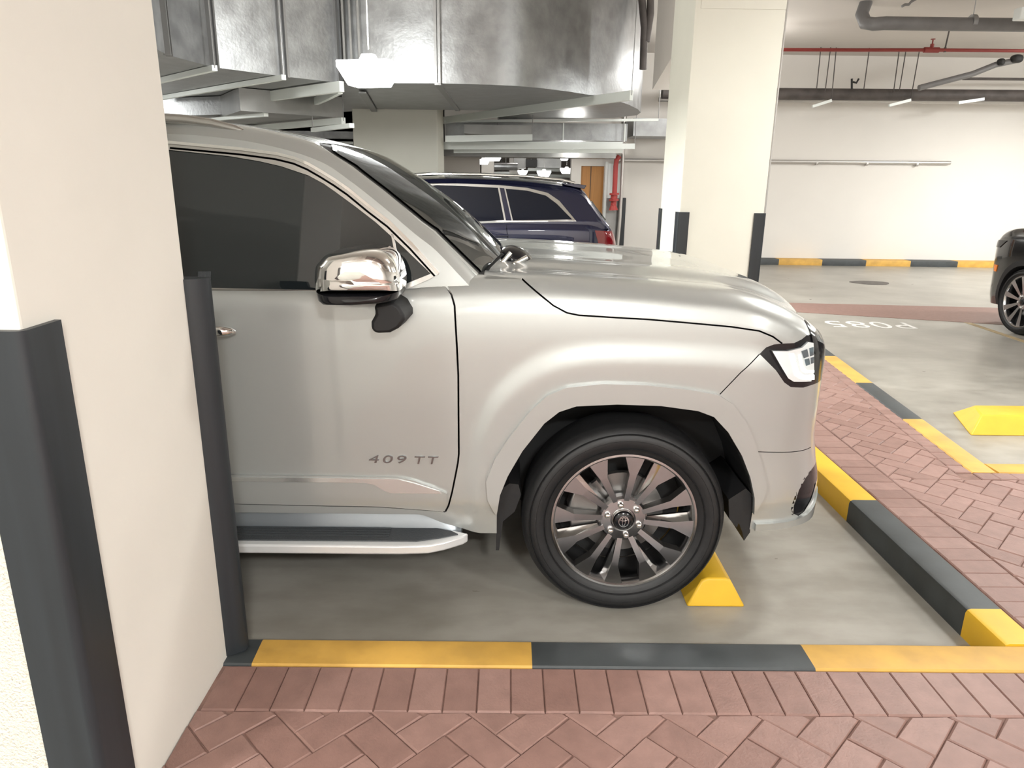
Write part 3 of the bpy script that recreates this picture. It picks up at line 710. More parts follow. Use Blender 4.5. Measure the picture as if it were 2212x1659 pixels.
def dome(poly, y_face, depth, name, mats, parent, sgn, steps=6, back=.03):
    """a rounded shell: outline poly (x,z) at the back, drawn in towards a dome at the front"""
    cx_ = sum(p[0] for p in poly)/len(poly); cz_ = sum(p[1] for p in poly)/len(poly)
    b = MB(); n = len(poly); rings = []
    lev = [(back, 1.0)]+[(-depth*math.sin(t*math.pi/2/steps), math.cos(t*math.pi/2/steps)**.55) for t in range(0, steps)]+[(-depth, .16)]
    for dy, s_ in lev:
        rings.append([(cx_+(x-cx_)*s_, y_face+dy, cz_+(z-cz_)*s_) for x, z in poly])
    vs = [p for r_ in rings for p in r_]
    fs = [(i*n+k, i*n+(k+1) % n, (i+1)*n+(k+1) % n, (i+1)*n+k) for i in range(len(rings)-1) for k in range(n)]
    fs += [tuple(range(n))[::-1], tuple((len(rings)-1)*n+k for k in range(n))]
    b.add(vs, fs)
    if sgn > 0: b.v = [(x, -y, z) for x, y, z in b.v]
    return obj(name, b, mats, parent, 60)
for sgn in (-1, 1):
    mp = bpy.data.objects.new('side_mirror', None); C.objects.link(mp); mp.parent = suv; mp.empty_display_size = .1
    moS = [p for p in catmull(mo, 3)]
    yf = 2.36-YC
    dome(moS, yf+.02, .09, 'mirror_cover', 'chrome', mp, sgn, 8, .14)
    dome(ml, yf+.02, .085, 'mirror_base', 'blackgloss', mp, sgn, 5, .14)
    # signal lens strip across the lower part of the cover
    st = [(-0.617, 1.356), (-0.516, 1.358), (-0.493, 1.341), (-0.359, 1.339), (-0.356, 1.316), (-0.62, 1.311)]
    dome(st, yf-.025, .052, 'signal_lens', 'chrome', mp, sgn, 4, .05)
    arm = [(-0.468, 1.257), (-0.395, 1.273), (-0.362, 1.254), (-0.341, 1.222), (-0.341, 1.202), (-0.368, 1.171), (-0.405, 1.153), (-0.465, 1.15), (-0.483, 1.165), (-0.482, 1.194), (-0.462, 1.224)]
    b = MB(); cx_ = sum(p[0] for p in arm)/len(arm); cz_ = sum(p[1] for p in arm)/len(arm)
    top = [(cx_+(x-cx_)*.8, cz_+(z-cz_)*.9) for x, z in arm]
    b.prism(arm, 2.56-YC, 2.40-YC, 'y', top=top)
    if sgn > 0: b.v = [(x, -y, z) for x, y, z in b.v]
    obj('mirror_arm', b, 'liner', mp, 40, bevel=.012)

# door handle
hp = [(-1.102, 2.49, 1.136), (-1.061, 2.49, 1.136), (-1.023, 2.49, 1.139), (-0.995, 2.49, 1.136), (-0.982, 2.49, 1.132)]
b = MB(); b.tube([(hp[0][0]-.06, -.955, hp[0][2]), (hp[0][0]-.02, -.985, hp[0][2])]+[(p_[0], -.985+.012*max(0, i-2), p_[2]) for i, p_ in enumerate(hp)], [.014, .020, .023, .022, .020, .016, .007], 12)
obj('door_handle', b, 'chrome', dr if False else suv, 60)
# door badge
def text_mesh(txt, size, depth, sx=1.0, shear=0.0, spacing=1.0):
    cu = bpy.data.curves.new('badge', 'FONT'); cu.body = txt; cu.size = size; cu.extrude = depth; cu.shear = shear
    cu.space_character = spacing; cu.align_x = 'CENTER'; cu.align_y = 'CENTER'
    o = bpy.data.objects.new('tmp', cu); C.objects.link(o)
    dg = bpy.context.evaluated_depsgraph_get(); me = bpy.data.meshes.new_from_object(o.evaluated_get(dg))
    bpy.data.objects.remove(o)
    for v in me.vertices: v.co.x *= sx
    return me
bx = [(-0.53, 0.634), (-0.385, 0.636), (-0.358, 0.632), (-0.266, 0.633), (-0.414, 0.651), (-0.415, 0.62)]
for txt, a_, b_ in (('409', bx[0], bx[1]), ('TT', bx[2], bx[3])):
    me = text_mesh(txt, .040, .003, 1.0, 0.15, 1.25)
    wd = max(v.co.x for v in me.vertices)-min(v.co.x for v in me.vertices)
    for v in me.vertices: v.co.x *= (b_[0]-a_[0])/wd
    ht = max(v.co.y for v in me.vertices)-min(v.co.y for v in me.vertices)
    for v in me.vertices: v.co.y *= (bx[4][1]-bx[5][1])/ht
    me.materials.clear(); me.materials.append(M['badge'])
    o = bpy.data.objects.new('badge', me); C.objects.link(o); o.parent = suv
    xm = (a_[0]+b_[0])/2; zm = (a_[1]+b_[1])/2
    o.location = (xm, -l_side(xm, zm)-.003, zm); o.rotation_euler = (math.radians(90), 0, 0)
    o['label'] = 'chrome lettering reading '+txt
# sticker in the corner of the side window
stp = [(-1.123, 1.337), (-1.077, 1.338), (-1.077, 1.31), (-1.124, 1.31)]
bl = loft(xsC, lambda x: secC(x, .003), 'tmp')
panel('window_sticker', win1, cut(bl, yprism(stp, -1.3, -.6), mats=('step', 'step')))
# wiper cowl and wiper arms at the foot of the windscreen
b = MB()
cc = [(0.034, 3.02, 1.344)]
cc = cc[0]
ellips(b, (cc[0], cc[1]-YC, cc[2]-.004), (.072, .10, .062), p=2.2, flat=lambda q: (q[0], q[1], q[2]-.35*q[0]))
cowl = obj('wiper_cowl', b, 'blackgloss', suv, 60)
b = MB()
for a_ in ([(-0.062, 2.93, 1.304), (-0.013, 2.93, 1.357), (0.009, 2.93, 1.386)], [(-0.026, 2.92, 1.298), (0.021, 2.92, 1.34), (0.077, 2.92, 1.369)], [(-0.001, 2.9, 1.297), (0.014, 2.9, 1.331), (0.025, 2.9, 1.346)]):
    b.tube([(p_[0], p_[1]-YC, p_[2]) for p_ in a_], .010, 8)
obj('wiper_arm', b, 'chrome', cowl, 60)
b = MB(); ws = [(-0.095, 2.78, 1.315), (-0.07, 2.78, 1.348), (-0.023, 2.78, 1.395)]
b.tube([(p_[0], p_[1]-YC, p_[2]) for p_ in ws], .006, 6); obj('windscreen_seal', b, 'black', suv, 60)
# ================================================================ OTHER CARS
def build_loft_car(T, name):
    """T: dict of tables; returns lower body and cab meshes plus side function"""
    hwf, zef, zcf, zbf, wzf = [pch(*T[k]) for k in ('hw', 'ze', 'zc', 'zb', 'wz')]
    ztf, zpf = pch(*T['zt']), pch(*T['zp']); W0 = T['W0']; tum = T['tum']; cb = T['cb']; bz = T['bz']
    def ls(x, z): return wzf(z)*hwf(x)
    def sL(x, off=0):
        a = zef(x); c = zcf(x); zb = zbf(x); s = hwf(x)/1.0
        yt = ls(x, a-.10)
        top = catmull([(0, c), (.5*yt, c*.8+a*.2), (.86*yt, a+.004), (.95*yt, a-.03), (yt, a-.10)], 5)
        side = [(ls(x, a-.10+(zb-a+.10)*i/20), a-.10+(zb-a+.10)*i/20) for i in range(1, 21)]
        r = [(y+off*min(1, y/.4), z) for y, z in top+side]
        return r+[(r[-1][0]*.9, zb-.02), (0, zb-.02)]
    def cwf(z): return cb-tum*(z-bz) if z > bz else cb
    def sC(x, off=0):
        a = zpf(x); c = ztf(x); yp = cwf(a)-.07
        top = catmull([(0, c), (.6*yp, c-.25*(c-a)), (yp-.02, a+.1*(c-a)), (yp+.03, a-.02), (cwf(a-.06), a-.06)], 5)
        side = [(cwf(a-.06+(bz-.1-a+.06)*i/12), a-.06+(bz-.1-a+.06)*i/12) for i in range(1, 13)]
        r = [(y+off*min(1, y/.4), z) for y, z in top+side]
        return r+[(0, bz-.12)]
    return sL, sC, ls, cwf

# ---- dark blue suv, near side at Y 9.4, tail to the right
YD = 10.33
navy = thing('suv', 'dark navy car with chrome window outline and red tail lamp, beyond the silver one', 'car', (0, YD, 0))
T = dict(W0=.94, tum=.42, cb=.90, bz=1.16,
    hw=([-3.35,-3.3,-3.1,-2.7,-2,1.0,1.25,1.38,1.43,1.45],[.45,.62,.82,.92,.94,.94,.91,.84,.74,.60]),
    ze=([-3.35,-3.1,-2.5,-1.9,-1,0,.8,1.2,1.33,1.40,1.45],[.80,.92,1.02,1.10,1.14,1.16,1.165,1.14,1.07,.95,.80]),
    zc=([-3.35,-3.1,-2.5,-1.9,-1,0,.8,1.2,1.33,1.40,1.45],[.80,.97,1.07,1.13,1.14,1.16,1.165,1.14,1.07,.95,.80]),
    zb=([-3.35,-2,1.2,1.45],[.32,.30,.30,.38]),
    wz=([.28,.4,.6,.9,1.05,1.2],[.92,.96,.98,1.0,.99,.95]),
    zt=([-2.35,-2.1,-1.6,-1.24,-.59,0,.585,.86,.98,1.05,1.2,1.32],[1.12,1.28,1.58,1.69,1.70,1.685,1.645,1.61,1.56,1.46,1.26,1.12]),
    zp=([-2.35,-2.1,-1.6,-1.24,-.59,0,.585,.86,.98,1.05,1.2,1.32],[1.08,1.22,1.52,1.64,1.662,1.648,1.60,1.56,1.51,1.42,1.22,1.09]))
sL, sC, lsD, cD = build_loft_car(T, 'navy')
xs = list(np.arange(-3.35, -3.1, .03))+list(np.arange(-3.1, 1.1, .06))+list(np.arange(1.1, 1.451, .02))
nL = loft(xs, sL, 'nL'); xsc = list(np.arange(-2.35, 1.321, .05)); nC = loft(xsc, sC, 'nC'); nCo = loft(xsc, lambda x: sC(x, .008), 'nCo')
nLo = loft(xs, lambda x: sL(x, .006), 'nLo')
def circ(cx_, cz_, r, n=28, z0=None):
    pts = [(cx_+r*math.cos(t), cz_+r*math.sin(t)) for t in [math.pi*(-.15+1.3*i/n) for i in range(n+1)]]
    return pts+[(cx_-r*.9, 0), (cx_+r*.9, 0)]
ar = [yprism(circ(xx, .38, .42), a, b_) for xx in (.55, -2.35) for a, b_ in ((-1.2, -.55), (.55, 1.2))]
gapN = [ribbon([(-0.047, 1.154), (-0.008, 0.895), (0.034, 0.415)], .008, s*1.2, s*.85) for s in (-1, 1)]
panel('body_shell', navy, cut(nL, None, ar+gapN, mats=('navy', 'gap')), 40)
W1 = [(-1.19, 1.582), (-0.953, 1.579), (-0.597, 1.572), (-0.152, 1.555), (-0.065, 1.156), (-0.474, 1.128), (-1.684, 1.071)]
W2 = [(-0.051, 1.545), (0.228, 1.526), (0.474, 1.466), (0.614, 1.369), (0.818, 1.174), (0.049, 1.152)]
fr = [(-1.663, 1.593), (-1.107, 1.606), (-0.597, 1.601), (-0.147, 1.59), (0.228, 1.56), (0.497, 1.501), (0.649, 1.404), (0.873, 1.151), (0.001, 1.128), (-1.685, 1.042)]
BP = [(-0.129, 1.556), (-0.069, 1.551), (0.031, 1.152), (-0.041, 1.151)]
for s in (-1, 1):
    panel('window_outline', navy, cut(nCo, yprism([(-1.9, fr[0][1]-.10)]+fr[1:-1]+[(-2.15, fr[-1][1]-.02)], s*1.2, s*.5), [yprism([(-1.8, W1[0][1]-.13)]+W1[1:6]+[(-2.05, W1[5][1])], s*1.2, s*.3), yprism(W2, s*1.2, s*.3), yprism(BP, s*1.2, s*.3)], mats=('satin', 'satin')))
    panel('side_window', navy, cut(nCo, yprism([(-1.8, W1[0][1]-.13)]+W1[1:6]+[(-2.05, W1[5][1])], s*1.2, s*.45), mats=('glass2', 'glass2')))
    panel('side_window', navy, cut(nCo, yprism(W2, s*1.2, s*.45), mats=('glass2', 'glass2')))
    tl = [(1.113, 1.042), (1.271, 1.032), (1.416, 1.028), (1.466, 0.778), (1.283, 0.788), (1.177, 0.841)]
    panel('tail_lamp', navy, cut(nLo, yprism(tl[:2]+[(1.6, tl[2][1]), (1.6, tl[3][1])]+tl[4:], s*1.2, s*.35), mats=('red', 'red')), 40)
panel('cab_shell', navy, cut(nC, mats=('navy', 'gap')), 40)
b = MB(); b.prism([(.70, 1.625), (.90, 1.615), (1.01, 1.600), (.985, 1.555), (.90, 1.565), (.72, 1.60)], -.66, .66, 'y'); obj('roof_spoiler', b, 'navy', navy, 40, bevel=.006)
b = MB()
for s in (-1, 1):
    b.tube([(-1.7, s*.70, 1.60), (-1.4, s*.70, 1.70), (-1.0, s*.70, 1.722), (-.4, s*.70, 1.724), (.2, s*.70, 1.708), (.7, s*.69, 1.665), (.85, s*.69, 1.63)], .016, 8)
obj('roof_rails', b, 'chrome', navy, 50)
b = MB(); b.prism([(1.10, 1.40), (1.20, 1.275), (1.30, 1.16), (1.285, 1.15), (1.18, 1.265), (1.085, 1.39)], -.58, .58, 'y'); obj('rear_window', b, 'glass', navy)
b = MB(); b.box((-3.0, -.8, .3), (1.2, .8, 1.0)); 
for xx in (.55, -2.35): pass
obj('chassis', MB() if False else (lambda q: (q.box((-3.1, -.54, .3), (1.2, .54, 1.0)), q)[1])(MB()), 'black', navy)
hd = [(-0.177, 9.38, 0.966), (-0.009, 9.38, 0.968)]
b = MB(); b.tube([(hd[0][0], -.96, hd[0][2]), (hd[1][0], -.96, hd[1][2])], .013, 8); obj('door_handle', b, 'navy', navy, 50)
for xx in (.55, -2.35):
    for s in (-1, 1): wheel(navy, xx, s*.93, .37, s, R_=.37, rim=.25, kind='plain')

# ---- black suv at the right edge, standing along the aisle
RX, RY = 6.84, 6.72
bcar = thing('suv', 'black car at the right edge with bright ten spoke wheel and amber side marker', 'car', (RX, RY, 0), rz=math.pi/2)
T = dict(W0=.93, tum=.30, cb=.86, bz=1.12,
    hw=([-2.45,-2.4,-2.2,-1.8,-1,1.7,2.0,2.18,2.29,2.36],[.6,.75,.86,.92,.93,.93,.89,.80,.66,.45]),
    ze=([-2.45,-2.2,-1,0,.6,1.2,1.8,2.15,2.3,2.36],[.95,1.08,1.10,1.12,1.17,1.22,1.19,1.10,.99,.90]),
    zc=([-2.45,-2.2,-1,0,.6,1.2,1.8,2.15,2.3,2.36],[.95,1.08,1.10,1.12,1.21,1.25,1.22,1.13,1.01,.90]),
    zb=([-2.45,-2,1.8,2.1,2.36],[.36,.30,.28,.26,.27]),
    wz=([.25,.4,.6,.9,1.05,1.2],[.93,.97,.98,1.0,.99,.95]),
    zt=([-2.42,-2.2,-1.9,-1,0,.3,.7,1.05],[1.1,1.5,1.72,1.80,1.78,1.66,1.38,1.12]),
    zp=([-2.42,-2.2,-1.9,-1,0,.3,.7,1.05],[1.05,1.42,1.66,1.74,1.72,1.60,1.30,1.06]))
sL, sC, lsB, cB = build_loft_car(T, 'bk')
xs = list(np.arange(-2.45, -2.2, .03))+list(np.arange(-2.2, 1.8, .06))+list(np.arange(1.8, 2.361, .02))
kL = loft(xs, sL, 'kL'); kLo = loft(xs, lambda x: sL(x, .008), 'kLo'); kC = loft(list(np.arange(-2.42, 1.051, .06)), sC, 'kC'); kCo = loft(list(np.arange(-2.42, 1.051, .06)), lambda x: sC(x, .006), 'kCo')
ar = [yprism(circ(xx, .38, .41), a, b_) for xx in (1.43, -1.42) for a, b_ in ((-1.2, -.55), (.55, 1.2))]
panel('body_shell', bcar, cut(kL, None, ar, mats=('blackpaint', 'gap')), 40)
panel('cab_shell', bcar, cut(kC, mats=('blackpaint', 'gap')), 40)
for s in (-1, 1):
    panel('side_window', bcar, cut(kCo, yprism([(-2.0, 1.16), (-1.8, 1.55), (-1, 1.66), (-.1, 1.64), (.25, 1.48), (.8, 1.16)], s*1.2, s*.4), mats=('glass', 'glass')))
    cr = [(1.43+r_*math.cos(t), .38+r_*math.sin(t)) for r_, sg in ((.47, 1), (.41, -1)) for t in [math.pi*(-.12+1.24*(i if sg > 0 else 24-i)/24) for i in range(25)]]
    panel('arch_cladding', bcar, cut(kLo, yprism(cr, s*1.2, s*.7), mats=('liner', 'liner')))
    panel('headlight', bcar, cut(kLo, yprism([(1.85, 1.04), (2.4, 1.02), (2.4, .93), (1.98, .95)], s*1.2, s*.3), mats=('blackgloss', 'blackgloss')))
    panel('side_marker', bcar, cut(kLo, yprism([(1.96, .74), (2.05, .74), (2.04, .66), (1.98, .66)], s*1.2, s*.4), mats=('amber', 'amber')))
b = MB(); b.box((-2.2, -.54, .3), (2.0, .54, .95)); obj('chassis', b, 'black', bcar)
for xx in (1.43, -1.42):
    for s in (-1, 1): wheel(bcar, xx, s*.925, .38, s, R_=.38, rim=.295, kind='plain', rot=.2, mr='chrome' if False else 'alloy')

# ================================================================ GROUND
b = MB(); b.box((-14, -8, -.2), (22, 34, 0)); struct('floor', b, 'floor')

def clip(poly, fn):
    out = []
    for i, p in enumerate(poly):
        q = poly[(i+1) % len(poly)]; a, c = fn(p), fn(q)
        if a >= 0: out.append(p)
        if (a >= 0) != (c >= 0):
            t = a/(a-c); out.append((p[0]+(q[0]-p[0])*t, p[1]+(q[1]-p[1])*t))
    return out
def area(p): return .5*sum(p[i][0]*p[(i+1) % len(p)][1]-p[(i+1) % len(p)][0]*p[i][1] for i in range(len(p)))
class Bricks(MB):
    def __init__(s): super().__init__(); s.tone = []
    def brick(s, poly, z, halves=()):
        for h in halves: 
            if len(poly) < 3: return
            poly = clip(poly, h)
        if len(poly) < 3: return
        a = area(poly)
        if a < 0: poly = poly[::-1]; a = -a
        if a < .0006: return
        cx_ = sum(p[0] for p in poly)/len(poly); cy_ = sum(p[1] for p in poly)/len(poly)
        n = len(poly)
        def shrink(d):
            out = []
            for p in poly:
                v = np.array([p[0]-cx_, p[1]-cy_]); L = np.linalg.norm(v); k = max(.3, 1-d*1.35/max(L, .01)); out.append((cx_+v[0]*k, cy_+v[1]*k))
            return out
        dz = random.uniform(-.0012, .0012)
        a0 = [(x, y, z-.02) for x, y in shrink(.0016)]; a1 = [(x, y, z-.0045+dz) for x, y in shrink(.0018)]; a2 = [(x, y, z+dz) for x, y in shrink(.0065)]
        o = len(s.f)
        s.add(a0+a1+a2, [tuple(range(2*n, 3*n))]+[(j*n+i, j*n+(i+1) % n, (j+1)*n+(i+1) % n, (j+1)*n+i) for j in (0, 1) for i in range(n)])
        t = random.random(); s.tone += [t]*(len(s.f)-o)
    def make(s, name, z, slab):
        t0 = list(s.tone)
        me = s.mesh(name, ['brick', 'mortar'])
        at = me.attributes.new('tone', 'FLOAT', 'FACE'); at.data.foreach_set('value', t0)
        bm = bmesh.new(); bm.from_mesh(me)
        nf = len(bm.faces)
        n0 = len(bm.verts)
        vs = [bm.verts.new((x, y, zz)) for zz in (0.0, z-.0075) for x, y in slab]
        m = len(slab)
        f = bm.faces.new(vs[m:]); f.material_index = 1
        for i in range(m):
            g = bm.faces.new((vs[i], vs[(i+1) % m], vs[m+(i+1) % m], vs[m+i])); g.material_index = 1
        bm.normal_update()
        bm.to_mesh(me); bm.free()
        o = bpy.data.objects.new(name, me); C.objects.link(o); o['kind'] = 'structure'
        return o
def herring(B, region, z, halves, org=(0, 0), ang=math.radians(45), w_=.1035, box=None):
    x0, y0, x1, y1 = box; ca, sa = math.cos(ang), math.sin(ang)
    R_ = int(max(x1-x0, y1-y0)/w_*1.2)+6; cx_, cy_ = (x0+x1)/2, (y0+y1)/2
    for i in range(-R_, R_):
        for j in range(-R_, R_):
            k = (i-j) % 4
            if k == 0: q = (i, j, i+2, j+1)
            elif k == 3: q = (i, j, i+1, j+2) if True else None
            else: continue
            # standard herringbone: horizontal brick at (i,j) when (i-j)%4==0, vertical brick at (i,j) when (i-j)%4==3
            P = [(q[0], q[1]), (q[2], q[1]), (q[2], q[3]), (q[0], q[3])]
            P = [(org[0]+cx_+(a*ca-b_*sa)*w_, org[1]+cy_+(a*sa+b_*ca)*w_) for a, b_ in P]
            mx = sum(p[0] for p in P)/4; my = sum(p[1] for p in P)/4
            if mx < x0-.2 or mx > x1+.2 or my < y0-.2 or my > y1+.2: continue
            B.brick(P, z, halves)

K = .12
# walkway in front of the bay
B = Bricks()
for i in range(46):
    x = -.922+.1045*i+.004
    if x < 3.85: B.brick([(x, 1.790), (x+.1045, 1.790), (x+.1045, 1.996), (x, 1.996)], K)
hv = [lambda p: p[0]+.93, lambda p: 1.790-p[1], lambda p: 3.9-p[0], lambda p: p[1]-.55]
herring(B, None, K, hv, box=(-.93, .55, 3.9, 1.79), org=(.03, .02))
B.make('brick_walkway', K, [(-.93, .2), (3.9, .2), (3.9, 2.0), (-.93, 2.0)])
b = MB(); b.box((-.93, -5, 0), (9, .5499, K-.001)); b.box((3.9, .55, 0), (9, 2.0, K-.001))
struct('walkway_slab', b, 'mortar')
# island between the two rows of bays
def isl(y): return 2.62+.113*(y-3.69)
B = Bricks()
h_isl = lambda p: isl(p[1])-.10-p[0]
for i in range(62):
    y = 2.0+.103*i
    B.brick([(1.904, y), (2.108, y), (2.108, y+.103), (1.904, y+.103)], K, [h_isl])
for i in range(26):
    x = 2.115+.103*i
    if x < 4.6: B.brick([(x, 2.004), (x+.103, 2.004), (x+.103, 2.2), (x, 2.2)], K)
hv = [lambda p: p[0]-2.112, lambda p: h_isl(p) if p[1] > 3.6 else 1.0, lambda p: 8.3-p[1], lambda p: p[1]-2.204, lambda p: 4.7-p[0]]
H1 = [lambda p: p[0]-2.112, lambda p: h_isl(p), lambda p: 8.3-p[1], lambda p: p[1]-3.59]
H2 = [lambda p: p[0]-2.112, lambda p: 3.59-p[1], lambda p: p[1]-2.204, lambda p: 4.7-p[0]]
herring(B, None, K, H1, box=(2.11, 3.59, 3.2, 8.3), org=(.02, 0)); herring(B, None, K, H2, box=(2.11, 2.2, 4.7, 3.59), org=(.03, 0))
for i in range(46):                                             # course beside the far kerb
    y = 3.69+.103*i; xa = isl(y+.05)
    if y < 8.2: B.brick([(xa-.098, y), (xa-.004, y), (xa-.004, y+.103), (xa-.098, y+.103)], K)
for i in range(22):
    x = 2.62+.103*i
    B.brick([(x, 3.594), (x+.103, 3.594), (x+.103, 3.688), (x, 3.688)], K)
B.make('brick_island', K, [(1.9, 2.0), (4.72, 2.0), (4.72, 3.69), (2.62, 3.69), (isl(8.3), 8.3), (1.9, 8.3)])

# kerbs: stretches of paint follow each other along one kerb
def kerb(name, lines, label, ch=.018, z=K):
    """lines: list of (inner point, outer point, slot) cross lines; chamfer on the inner edge"""
    b = MB()
    for i in range(len(lines)-1):
        (a0, a1, m_), (b0, b1, _) = lines[i], lines[i+1]
        def sec(p, q):
            p = np.array(p); q = np.array(q); d = (q-p)/np.linalg.norm(q-p)
            c = p+d*ch; e = q-d*.006
            return [(p[0], p[1], -.01), (p[0], p[1], z-ch), (*(p+d*ch*.3), z-ch*.3), (c[0], c[1], z), (e[0], e[1], z), (q[0], q[1], z-.006), (q[0], q[1], -.01)]
        A = sec(a0, a1); Bq = sec(b0, b1); n = 7
        fs = [(k, k+1, n+k+1, n+k) for k in range(6)]
        if i == 0: fs.append(tuple(range(7))[::-1])
        if i == len(lines)-2: fs.append(tuple(range(7, 14)))
        b.add(A+Bq, fs, m_)
    o = obj(name, b, ['yellow', 'kblack', 'yellow2'], None, 30)
    return tag(o, label, 'kerb')
kerb('painted_kerb', [((-.93, 2.145), (-.93, 2.002), 1), ((-.842, 2.145), (-.836, 2.002), 0), ((.094, 2.145), (.094, 2.002), 1), ((1.038, 2.145), (1.038, 2.002), 0), ((2.02, 2.145), (2.02, 2.002), 1), ((2.96, 2.145), (2.96, 2.002), 0), ((3.9, 2.145), (3.9, 2.002), 0)][:5],
     'yellow and black painted kerb running across the front along the brick walkway')
kerb('painted_kerb', [((1.765, 2.146), (1.90, 2.146), 2), ((1.762, 2.36), (1.90, 2.36), 1), ((1.756, 3.315), (1.90, 3.315), 2), ((1.752, 4.25), (1.90, 4.25), 1), ((1.75, 5.2), (1.90, 5.2), 0), ((1.75, 6.15), (1.90, 6.15), 1), ((1.75, 6.84), (1.90, 6.84), 1)],
     'yellow and black painted kerb in front of the silver car nose, beside the brick island')
def fk(y, o=.15): return ((isl(y)+o, y), (isl(y), y))
kerb('painted_kerb', [(*fk(3.692), 0), (*fk(4.62), 1), (*fk(5.53), 0), (*fk(6.44), 1), (*fk(7.36), 0), (*fk(8.28), 0)],
     'yellow and black painted kerb on the far side of the brick island')
kerb('painted_kerb', [((2.778, 3.84), (2.778, 3.692), 0), ((3.02, 3.84), (3.0, 3.692), 1), ((3.95, 3.84), (3.95, 3.692), 0), ((4.7, 3.84), (4.7, 3.692), 0)],
     'yellow kerb turning along the near end of the bay with the yellow wheel stop')
kb = [((x, 15.02), (x, 15.10), m_) for x, m_ in ((4.2, 1), (5.93, 0), (7.12, 1), (8.30, 0), (9.50, 1), (10.72, 0), (11.9, 1), (13.1, 0), (14, 0))]
kb = [(4.167, 14.566), (5.674, 14.647), (6.587, 14.665), (7.513, 14.683), (8.452, 14.703), (9.446, 14.729)]
kx = [p[0] for p in kb]; ky = 15.02
L_ = [((kx[0], ky), (kx[0], ky+.30), 1)]+[((x, ky), (x, ky+.29), (0, 1)[i % 2]) for i, x in enumerate(kx[1:])]+[((kx[-1]+1.15, ky), (kx[-1]+1.15, ky+.29), 1), ((13.45, ky), (13.45, ky+.29), 1)]
kerb('painted_kerb', L_, 'yellow and black painted kerb at the foot of the far white wall')
# red brick band across the far aisle
b = MB(); b.prism([(3.0, 9.52), (3.86, 9.41), (6.05, 8.74), (9, 7.9), (9, 9.1), (6.84, 9.96), (4.15, 10.15), (3.0, 10.2)], .0, .004, 'z')
me = b.mesh('paving_band', ['brick']); at = me.attributes.new('tone', 'FLOAT', 'FACE'); at.data.foreach_set('value', [.3]*len(me.polygons))
o = bpy.data.objects.new('paving_band', me); C.objects.link(o); o['kind'] = 'structure'
# worn yellow bay line, drain
b = MB(); b.prism([(5.66, 6.2), (5.74, 6.2), (5.87, 9.4), (5.79, 9.4)], .0, .003, 'z'); tag(obj('bay_line', b, 'line_yellow'), 'faded yellow bay line on the floor beside the black car', 'floor marking')
b = MB(); dc = [(6.338, 12.42)]
dc = dc[0]
b.prism([(dc[0]+.33*math.cos(t)*(1+.1*math.sin(3*t)), dc[1]+.24*math.sin(t)) for t in [2*math.pi*i/20 for i in range(20)]], 0, .004, 'z')
tag(obj('floor_patch', b, 'darkmark'), 'small dark patch on the aisle floor before the far wall', 'floor patch')
# bay number
me = text_mesh('P085', .40, .0015, 1.0, 0, 1.1)
xs_ = [v.co.x for v in me.vertices]; wd = max(xs_)-min(xs_); ys_ = [v.co.y for v in me.vertices]; ht = max(ys_)-min(ys_)
tx = [(4.031, 8.822), (3.864, 8.434), (5.068, 8.797), (4.842, 8.382)]
for v in me.vertices: v.co.x *= (abs(tx[2][0]+tx[3][0]-tx[0][0]-tx[1][0])/2)/wd; v.co.y *= (tx[0][1]-tx[1][1])/ht
me.materials.clear(); me.materials.append(M['white_paint'])
o = bpy.data.objects.new('bay_number', me); C.objects.link(o)
o.location = ((tx[0][0]+tx[2][0]+tx[1][0]+tx[3][0])/4, (tx[0][1]+tx[1][1]+tx[2][1]+tx[3][1])/4, .002); o.rotation_euler = (0, 0, math.pi+math.atan2(tx[3][1]-tx[1][1], tx[3][0]-tx[1][0]))
tag(o, 'white stencilled P085 painted on the bay floor, upside down to the viewer', 'floor marking')

# wheel stops
b = MB(); p0 = [(.745, 0), (.985, 0), (.925, .105), (.905, .115), (.83, .115), (.805, .105)]
b.prism([(x, z) for x, z in p0], 2.535, 4.35, 'y'); 
b.v = [(x, y+(.03 if z > .05 and y < 3 else 0), z) for x, y, z in b.v]
tag(obj('wheel_stop', b, 'yellow2', None, 40, bevel=.008), 'yellow concrete wheel stop against the silver car tyre', 'wheel stop')
b = MB(); y0, y1 = 4.63, 5.14
b.add([(3.22, y0, 0), (5.3, y0, 0), (5.3, y1, 0), (3.40, y1, 0), (3.36, y0+.13, .11), (5.25, y0+.13, .11), (5.25, y1-.16, .11), (3.45, y1-.16, .11)],
      [(0, 3, 2, 1), (4, 5, 6, 7), (0, 1, 5, 4), (1, 2, 6, 5), (2, 3, 7, 6), (3, 0, 4, 7)])
tag(obj('wheel_stop', b, 'yellow2', None, 40, bevel=.01), 'yellow concrete wheel stop at the right edge beyond the brick island', 'wheel stop')

# ================================================================ PILLARS, WALLS, CEILING
CZ = 4.1
def guard(parent, x, y, dx, dy, z0, z1, t=.022, leg=.105, r=.02, nm='corner_guard'):
    """L section guard wrapped on a pillar corner; dx, dy = directions out of the pillar"""
    pts = [(-dx*leg, dy*0), (-dx*leg, dy*t), (dx*(t-r), dy*t)]
    for k in range(1, 5):
        a = math.pi/2*(1-k/5); pts.append((dx*(t-r+r*math.cos(a)), dy*(t-r+r*math.sin(a))))
    pts += [(dx*t, dy*(t-r)), (dx*t, -dy*leg), (0, -dy*leg), (0, 0)]
    b = MB(); b.prism([(x+p[0], y+p[1]) for p in pts], z0, z1, 'z')
    return obj(nm, b, 'guard', parent, 40)
